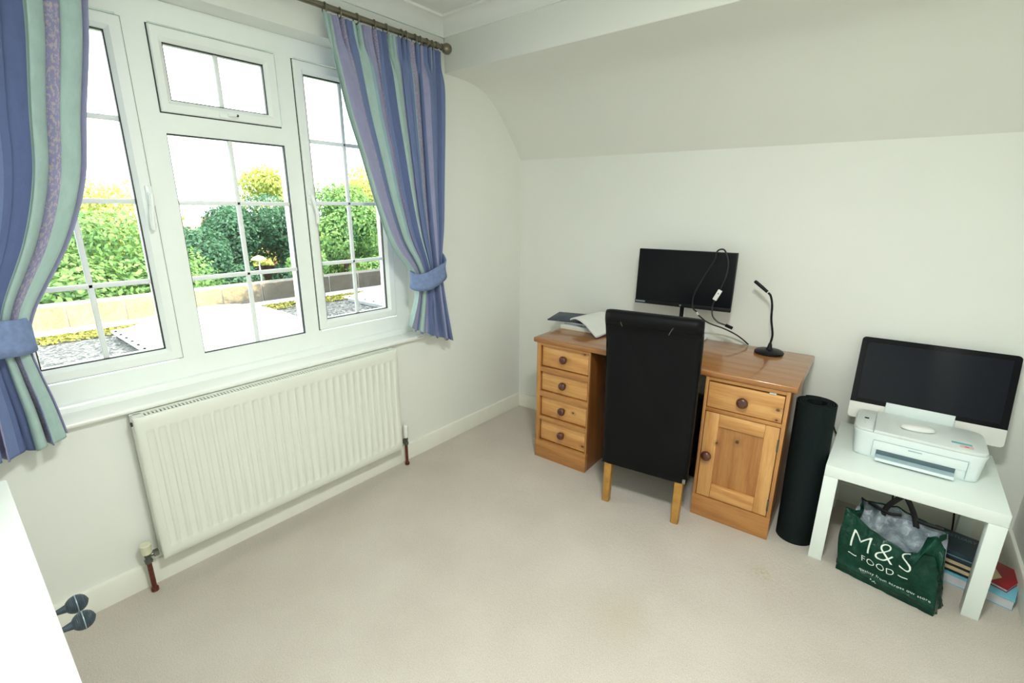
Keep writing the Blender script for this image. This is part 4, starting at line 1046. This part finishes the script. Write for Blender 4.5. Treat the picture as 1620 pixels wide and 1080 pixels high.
# lettering printed on the front
def text_mesh(txt, size, off=0.0, spacing=1.0):
    cu = bpy.data.curves.new('lettering', 'FONT'); cu.body = txt; cu.size = size; cu.offset = off; cu.space_character = spacing; cu.resolution_u = 6
    o = bpy.data.objects.new('lettering', cu); COL.objects.link(o); dg = bpy.context.evaluated_depsgraph_get(); dg.update()
    me = bpy.data.meshes.new_from_object(o.evaluated_get(dg)); bpy.data.objects.remove(o)
    bm = bmesh.new(); bm.from_mesh(me)
    bmesh.ops.subdivide_edges(bm, edges=[e for e in bm.edges if e.calc_length() > size*0.25], cuts=3)
    xs = [v.co.x for v in bm.verts]; ys = [v.co.y for v in bm.verts]
    return bm, min(xs), max(xs), min(ys), max(ys)
def bag_text(name, txt, s0, s1, h0, h1, off=0.0, spacing=1.0, hskew=0.0):
    bm, xa, xb, ya, yb = text_mesh(txt, 1.0, off, spacing)
    for v in bm.verts:
        fx = (v.co.x-xa)/(xb-xa); s = s0+(s1-s0)*fx; h = h0+(h1-h0)*(v.co.y-ya)/(yb-ya)+hskew*fx
        v.co = sub(bag_front(s, h)-BN*0.0022)
    return obj(name, bm, 'ink_white', bo, smooth=0)
def bag_bar(s0, s1, h, w):
    bm = newbm(); grid(bm, lambda u, v: sub(bag_front(s0+(s1-s0)*u, h-w/2+w*v)-BN*0.0022), 8, 1); return obj('dash', bm, 'ink_white', bo, smooth=0)
bag_text('lettering', 'M&S', 0.14, 0.765, 0.128, 0.196, off=-0.022, spacing=1.12)
bag_text('lettering', 'FOOD', 0.27, 0.605, 0.090, 0.112, off=-0.008, spacing=1.15)
bag_bar(0.125, 0.220, 0.1005, 0.0032); bag_bar(0.645, 0.740, 0.1005, 0.0032)
bag_text('small_print', 'quality from across our store', 0.25, 0.955, 0.049, 0.061, off=-0.004, spacing=1.1)
bm = newbm()
for s, h in ((0.375, 0.0345), (0.395, 0.029), (0.412, 0.0325), (0.425, 0.027)): grid(bm, lambda u, v: sub(bag_front(s+0.014*u, h+0.004*v)-BN*0.0022), 2, 2)
obj('printed_leaf', bm, 'ink_white', bo, smooth=0)

# ------------------------------------------------------------------ books under the table
def book(name, label, loc, rz, w, d, h, cover, pages, soft=False, ct=0.0025, M=None):
    t = thing(name, label, 'book', loc, rz, 'books under the white table')
    ebox('pages', pages, t, -w/2+0.003, w/2-0.002, -d/2+0.003, d/2-0.003, ct, h-ct)
    bm = newbm(); box(bm, -w/2, w/2, -d/2, d/2, 0, ct, 0.0006); box(bm, -w/2, w/2, -d/2, d/2, h-ct, h, 0.0006); box(bm, -w/2, w/2, d/2-ct, d/2, 0, h, 0.0006)
    obj('cover', bm, cover, t); return t
bx, by, br = 2.612, -0.225, -0.20
book('paperback', 'thick white-edged paperback with light blue cover, lowest of the pile under the table', (bx-0.015, by-0.045, 0), br, 0.235, 0.165, 0.042, 'cover_lightblue', 'pages_white')
t = book('paperback', 'thin red and cream book jutting out by the skirting, beside the table leg', (bx+0.035, by+0.005, 0.042), br-0.25, 0.150, 0.17, 0.014, 'cover_red', 'pages_white')
bm = newbm(); prism(bm, [(-0.074, -0.083), (0.02, -0.083), (0.035, -0.02), (-0.03, 0.06), (-0.074, 0.06)], 0.0141, 0.0146, 'z'); obj('cover_print', bm, 'pages_cream', t, smooth=0)
bm = newbm(); prism(bm, [(-0.074, 0.06), (-0.03, 0.06), (-0.01, 0.0), (-0.055, -0.02), (-0.074, -0.02)], 0.0147, 0.0151, 'z'); obj('cover_print', bm, 'royal_blue', t, smooth=0)
book('paperback', 'cream-paged book with black cover on the light blue book', (bx-0.080, by-0.010, 0.0560), br, 0.150, 0.19, 0.023, 'cover_dark', 'pages_cream')
book('paperback', 'cream-paged book with black cover, directly beneath the dark teal book', (bx-0.085, by-0.005, 0.0790), br, 0.150, 0.185, 0.0218, 'cover_dark', 'pages_cream')
t = thing('hardback', 'dark teal hardback lying on top of the book pile, pale title on its cover', 'book', (bx-0.090, by-0.010, 0.1008), br, 'books under the white table')
hw, hd_, hh = 0.085, 0.085, 0.036
ebox('pages', 'pages_cream', t, -hw+0.003, hw-0.002, -hd_+0.003, hd_-0.002, 0.003, hh-0.003)
bm = newbm(); box(bm, -hw, hw, -hd_, hd_, 0, 0.003, 0.0006); box(bm, -hw, hw, -hd_, hd_, hh-0.003, hh, 0.0006); box(bm, -hw, hw, -hd_-0.001, -hd_+0.002, 0, hh, 0.0006); cv = obj('cover', bm, 'cover_teal', t)
bmt, xa, xb, ya, yb = text_mesh('ESTUARY', 1.0)
for v in bmt.verts: v.co = Vector((-0.040+0.095*(v.co.x-xa)/(xb-xa), 0.035+0.022*(v.co.y-ya)/(yb-ya), hh+0.0005))
obj('title', bmt, 'ink_pale', cv, smooth=0)
bm = newbm(); box(bm, -0.06, 0.075, -0.072, -0.055, hh, hh+0.0005); obj('picture_band', bm, 'cover_dark', cv)
bm = newbm(); box(bm, -0.07, 0.06, -hd_-0.0016, -hd_-0.001, 0.016, 0.020); obj('title_line', bm, 'ink_pale', cv)

# ------------------------------------------------------------------ white cabinet in the foreground
cb = thing('cabinet', 'white two-door cabinet with dark ball knobs in the near left corner', 'cabinet', (1.0, -2.935, 0))
ebox('cabinet_top', 'cab_white', cb, -0.412, 0.412, -0.225, 0.229, 0.828, 0.850, bev=0.003)
bm = newbm(); box(bm, -0.400, 0.400, -0.222, 0.195, 0.03, 0.828, 0.002); obj('carcass', bm, 'cab_white', cb)
bm = newbm(); box(bm, -0.395, 0.395, -0.21, 0.185, 0.0, 0.03); obj('plinth', bm, 'cab_white', cb)
for s in (-1, 1):
    x0, x1 = (0.0015, 0.398) if s > 0 else (-0.398, -0.0015)
    bm = newbm(); box(bm, x0, x1, 0.195, 0.213, 0.035, 0.824, 0.002); d = obj('door', bm, 'cab_white', cb)
    bm = newbm(); box(bm, x0+0.06, x1-0.06, 0.213, 0.2145, 0.10, 0.76, 0.001); obj('door_panel', bm, 'cab_white', d)
    bm = newbm(); prof_k = [(0, 0.0), (0.011, 0.0), (0.011, 0.003), (0.0065, 0.010), (0.0052, 0.022), (0.008, 0.035)]
    for k in range(27):
        a = k/26; zc = 0.035+0.034*a; rr = 0.0175*math.sqrt(max(0.0, 1-(1.9*(a-0.47))**2))+0.0005; prof_k.append((max(rr, 0.003)*(1.0 if k % 2 else 0.95), zc))
    prof_k.append((0, 0.070))
    lathe(bm, prof_k, 24, T((s*0.031, 0.213, 0.700)) @ RX(-PI/2)); kn = obj('ball_knob', bm, 'knob_iron', d, label='ridged blue-grey iron ball knob')
    bm = newbm(); lathe(bm, [(0.0168, 0.0500), (0.0184, 0.0506), (0.0184, 0.0518), (0.0168, 0.0524)], 24, T((s*0.031, 0.213, 0.700)) @ RX(-PI/2)); obj('knob_band', bm, 'knob_line', kn)
    
bm = newbm()
for k in range(4): box(bm, -0.175+k*0.024, -0.159+k*0.024, 0.213, 0.229-0.003*(k % 2), 0.790, 0.806, 0.003)
obj('white_catch', bm, 'cab_white', cb, label='small white catch at the top of the left door')
# ------------------------------------------------------------------ fill light added on the ceiling (out of view, above the camera)
cl = thing('ceiling_fill_light', 'added fill light, round and flush on the ceiling, out of view', 'fill light', (2.0, -2.15, ZC))
bm = newbm(); lathe(bm, [(0, 0), (0.17, 0), (0.17, -0.03), (0.165, -0.035), (0.16, -0.03), (0.0, -0.03)], 36); obj('rim', bm, 'white_plastic', cl)
bm = newbm(); lathe(bm, [(0.158, -0.03), (0.15, -0.06), (0.11, -0.082), (0.05, -0.09), (0, -0.091)], 36); obj('fill_diffuser', bm, 'fill_diffuser', cl)

# ------------------------------------------------------------------ outside
ZG = 0.45
bm = newbm(); box(bm, -3.42, -0.30, -6.0, 4.0, ZG-0.25, ZG); struct('floor_flat_roof', bm, 'gravel')
bm = newbm(); box(bm, -3.30, -0.3, 1.75, 4.2, ZG, 4.0); struct('wall_shade_wing', bm, 'brickred', smooth=0)  # unseen wing added to cast shade over the far parapet
bm = newbm(); box(bm, -0.55, 0.3, -6.0, 4.0, 2.80, 3.1); struct('roof_eaves', bm, 'tile', smooth=0)
pw = thing('parapet_wall', 'low weathered concrete block parapet wall beyond the flat gravel roof', 'wall', (-3.31, -1.0, ZG))
y = -4.06+0.0; k = 0; blockm = None
while y < 1.7:
    if blockm is None:
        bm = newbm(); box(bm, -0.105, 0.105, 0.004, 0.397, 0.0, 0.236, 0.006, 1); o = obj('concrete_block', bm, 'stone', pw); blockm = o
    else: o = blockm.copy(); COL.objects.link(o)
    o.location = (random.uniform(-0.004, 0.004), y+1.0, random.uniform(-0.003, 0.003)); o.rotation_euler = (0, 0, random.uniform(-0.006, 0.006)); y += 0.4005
bm = newbm(); box(bm, -0.10, 0.095, -4.9, 2.7, 0.0, 0.232); obj('mortar', bm, 'kerb', pw)
bm = newbm(); prism(bm, [(0.09, 0.0), (0.20, 0.0), (0.20, 0.012), (0.10, 0.045), (0.09, 0.045)], -4.9, 2.7, 'y'); obj('fillet', bm, 'kerb', pw)
# moss growing along the fillet
def quads(name, P, N, size, mat, parent, lf, aspect=0.55):
    n = len(P); a = rng.normal(size=(n, 3)); a -= N*(a*N).sum(1, keepdims=True); a /= np.linalg.norm(a, axis=1, keepdims=True); b = np.cross(N, a)
    s = size*rng.uniform(0.6, 1.3, (n, 1)); A = a*s; B = b*s*aspect
    v = np.empty((n, 4, 3)); v[:, 0] = P-A; v[:, 1] = P+B+N*s*0.15; v[:, 2] = P+A; v[:, 3] = P-B+N*s*0.15
    me = bpy.data.meshes.new(name); me.vertices.add(n*4); me.vertices.foreach_set('co', v.reshape(-1).astype(np.float32))
    me.loops.add(n*4); me.loops.foreach_set('vertex_index', np.arange(n*4, dtype=np.int32)); me.polygons.add(n)
    me.polygons.foreach_set('loop_start', np.arange(0, n*4, 4, dtype=np.int32)); me.update(calc_edges=True); me.validate()
    at = me.attributes.new('lf', 'FLOAT', 'POINT'); at.data.foreach_set('value', np.repeat(lf, 4).astype(np.float32))
    me.materials.append(MAT[mat]); o = bpy.data.objects.new(name, me); COL.objects.link(o)
    if parent: o.parent = parent
    return o
n = 9000; P = np.stack([-3.11+0.30*rng.random(n)**1.6, rng.uniform(-4.0, 1.6, n), np.full(n, ZG+0.012)], 1)
keep = (np.sin(P[:, 1]*5)+np.sin(P[:, 1]*13+1)*0.6+rng.normal(0, 0.5, n)) > -0.9-(P[:, 0] < -2.98)*1.0
P = P[keep]; N = rng.normal(size=P.shape)*0.5+np.array([0, 0, 1.0]); N /= np.linalg.norm(N, axis=1, keepdims=True)
o = quads('moss', P-np.array([-3.0, -1.2, ZG]), N, 0.016, 'moss', None, rng.random(len(P)), 0.8); o.location = (-3.0, -1.2, ZG); tag(o, 'yellow-green moss along the foot of the parapet wall', 'moss', kind='stuff')

def dome(label, x0, x1, xc, y0, y1, hgt):
    cx, cyy = (x0+x1)/2, (y0+y1)/2; a, b = (x1-x0)/2, (y1-y0)/2
    t = thing('roof_dome', label, 'skylight', (cx, cyy, ZG), 0, 'domed skylights on the flat roof')
    bm = newbm(); box(bm, -a+0.03, a-0.03, -b+0.03, b-0.03, 0, 0.040, 0.004); obj('upstand', bm, 'kerb', t)
    bm = newbm(); box(bm, -a, a, -b, b, 0.036, 0.060, 0.006); fl = obj('flange', bm, 'dome', t)
    for k in range(9):
        bm = newbm(); lathe(bm, [(0, 0.012), (0.008, 0.009), (0.012, 0.0), (0, 0)], 10, T((-a+0.1+(2*a-0.2)*k/8, -b+0.014, 0.0595))); obj('fixing_cap', bm, 'black_plastic', fl)
    bm = newbm()
    def f(u, v):
        x, y = u*2-1, v*2-1; z = max(0.0, (1-abs(x)**2.0)*(1-abs(y)**2.0))**0.75
        return (((xc-cx)+x*((xc-x0 if x < 0 else x1-xc)-0.025)), y*(b-0.025), 0.058+hgt*z)
    grid(bm, f, 28, 28); obj('dome_shell', bm, 'dome', t, smooth=80)
dome('large white domed skylight on the gravel roof outside the centre pane', -2.755, -1.35, -2.277, -1.875, -0.645, 0.166)
dome('white domed skylight partly seen through the right-hand pane', -2.755, -1.35, -2.277, 0.24, 1.47, 0.166)

bm = newbm(); box(bm, -60, -3.4, -40, 40, -2.7, -2.6); struct('floor_garden', bm, 'lawn')
def tree(name, label, cx, cyy, z0, z1, rx, ry, mat, n, size, seed, conic=0.0, group='trees and hedges beyond the parapet'):
    global rng
    rng = np.random.default_rng(seed)
    t = thing(name, label, 'tree', (cx, cyy, -2.6), 0, group)
    H_ = z1-z0
    # bumpy crown: several lobes
    nl = 44; lob = []
    for k in range(nl):
        h = rng.random(); w = (1-conic*h)*math.sqrt(max(0.05, 1-(2*h-0.85)**2*0.75)); a = rng.uniform(0, 2*PI)
        lob.append((rx*w*0.80*math.cos(a), ry*w*0.80*math.sin(a), z0+H_*(0.05+0.85*h), (0.36-0.12*h*conic)*min(max(rx, ry), H_*0.5)*rng.uniform(0.7, 1.25)))
    lob = np.array(lob); idx = rng.integers(0, nl, n)
    d = rng.normal(size=(n, 3)); d /= np.linalg.norm(d, axis=1, keepdims=True)
    rr = lob[idx, 3]*(0.65+0.45*rng.random(n)**0.5)
    P = lob[idx, :3]+d*rr[:, None]*np.array([1, 1, 0.85])
    P[:, 2] = np.minimum(P[:, 2], z1); P[:, 2] += 2.6
    N = d+rng.normal(size=(n, 3))*0.5+np.array([0, 0, 0.35]); N /= np.linalg.norm(N, axis=1, keepdims=True)
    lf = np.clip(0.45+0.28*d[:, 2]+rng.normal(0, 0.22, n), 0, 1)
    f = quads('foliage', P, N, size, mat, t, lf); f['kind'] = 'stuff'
    bm = newbm(); lathe(bm, [(0.10, 0.0), (0.08, 0.5), (0.06, z0+2.6+H_*0.6), (0, z0+2.6+H_*0.62)], 10); obj('trunk', bm, 'bark', t)
# left pane: broad laurel hedge with a golden top; centre: dark evergreens; right pane: pale trees
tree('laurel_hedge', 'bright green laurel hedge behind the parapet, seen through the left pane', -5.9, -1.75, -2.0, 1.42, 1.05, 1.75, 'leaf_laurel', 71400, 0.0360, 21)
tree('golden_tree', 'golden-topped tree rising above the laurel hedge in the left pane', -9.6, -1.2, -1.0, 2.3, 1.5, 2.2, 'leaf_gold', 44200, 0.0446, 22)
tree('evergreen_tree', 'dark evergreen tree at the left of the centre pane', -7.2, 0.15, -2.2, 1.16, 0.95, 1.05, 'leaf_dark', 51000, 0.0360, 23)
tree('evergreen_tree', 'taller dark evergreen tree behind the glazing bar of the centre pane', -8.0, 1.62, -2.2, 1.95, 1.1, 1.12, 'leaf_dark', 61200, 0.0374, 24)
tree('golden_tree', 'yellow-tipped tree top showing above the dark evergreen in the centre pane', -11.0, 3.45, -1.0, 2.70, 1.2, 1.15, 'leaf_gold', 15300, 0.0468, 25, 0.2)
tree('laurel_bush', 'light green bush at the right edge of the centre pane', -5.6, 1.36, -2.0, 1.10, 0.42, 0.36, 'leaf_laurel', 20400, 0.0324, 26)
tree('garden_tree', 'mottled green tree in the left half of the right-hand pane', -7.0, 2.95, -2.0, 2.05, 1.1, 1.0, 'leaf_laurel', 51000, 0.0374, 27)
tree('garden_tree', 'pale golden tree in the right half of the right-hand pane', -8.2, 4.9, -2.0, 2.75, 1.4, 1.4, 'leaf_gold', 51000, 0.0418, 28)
# brown fence, bird table, house glimpsed between the trees
fn = thing('garden_fence', 'brown boarded fence in shade between the evergreens', 'fence', (-8.6, 1.6, -2.6))
for k in range(24):
    ebox('fence_board', 'fence', fn, -0.012, 0.012, -1.8+k*0.15, -1.8+k*0.15+0.145, 0.0, 2.88+random.uniform(-0.01, 0.01))
ebox('rail', 'fence', fn, -0.05, -0.012, -1.8, 1.8, 2.5, 2.58); 
for k in range(3): ebox('post', 'fence', fn, -0.11, -0.05, -1.75+k*1.7, -1.66+k*1.7, 0, 2.95)
bt = thing('bird_table', 'pale mushroom-shaped bird table on a thin pole behind the parapet', 'bird table', (-5.9, 0.70, -2.6))
bm = newbm(); lathe(bm, [(0.012, 0.0), (0.012, 3.30)], 8); obj('pole', bm, 'kerb', bt)
bm = newbm(); lathe(bm, [(0, 3.27), (0.115, 3.275), (0.115, 3.29), (0.07, 3.325), (0, 3.35)], 18); obj('canopy', bm, 'birdtable', bt)
hs = thing('house', 'distant red brick house glimpsed between the trees', 'house', (-22, 6.2, -2.6), 0.2)
ebox('wall', 'brickred', hs, -3, 3, -3.2, 3.2, 0, 2.7)
bm = newbm(); prism(bm, [(-3.5, 2.6), (3.5, 2.6), (0, 3.7)], -3.4, 3.4, 'x'); 
obj('roof', bm, 'tile', hs)
for y in (-2.4, -0.8, 0.8, 2.4):
    w_ = ebox('window', 'upvc', hs, 2.98, 3.05, y-0.45, y+0.45, 1.3, 2.4); ebox('pane', 'screen', w_, 3.05, 3.06, y-0.38, y+0.38, 1.38, 2.32)
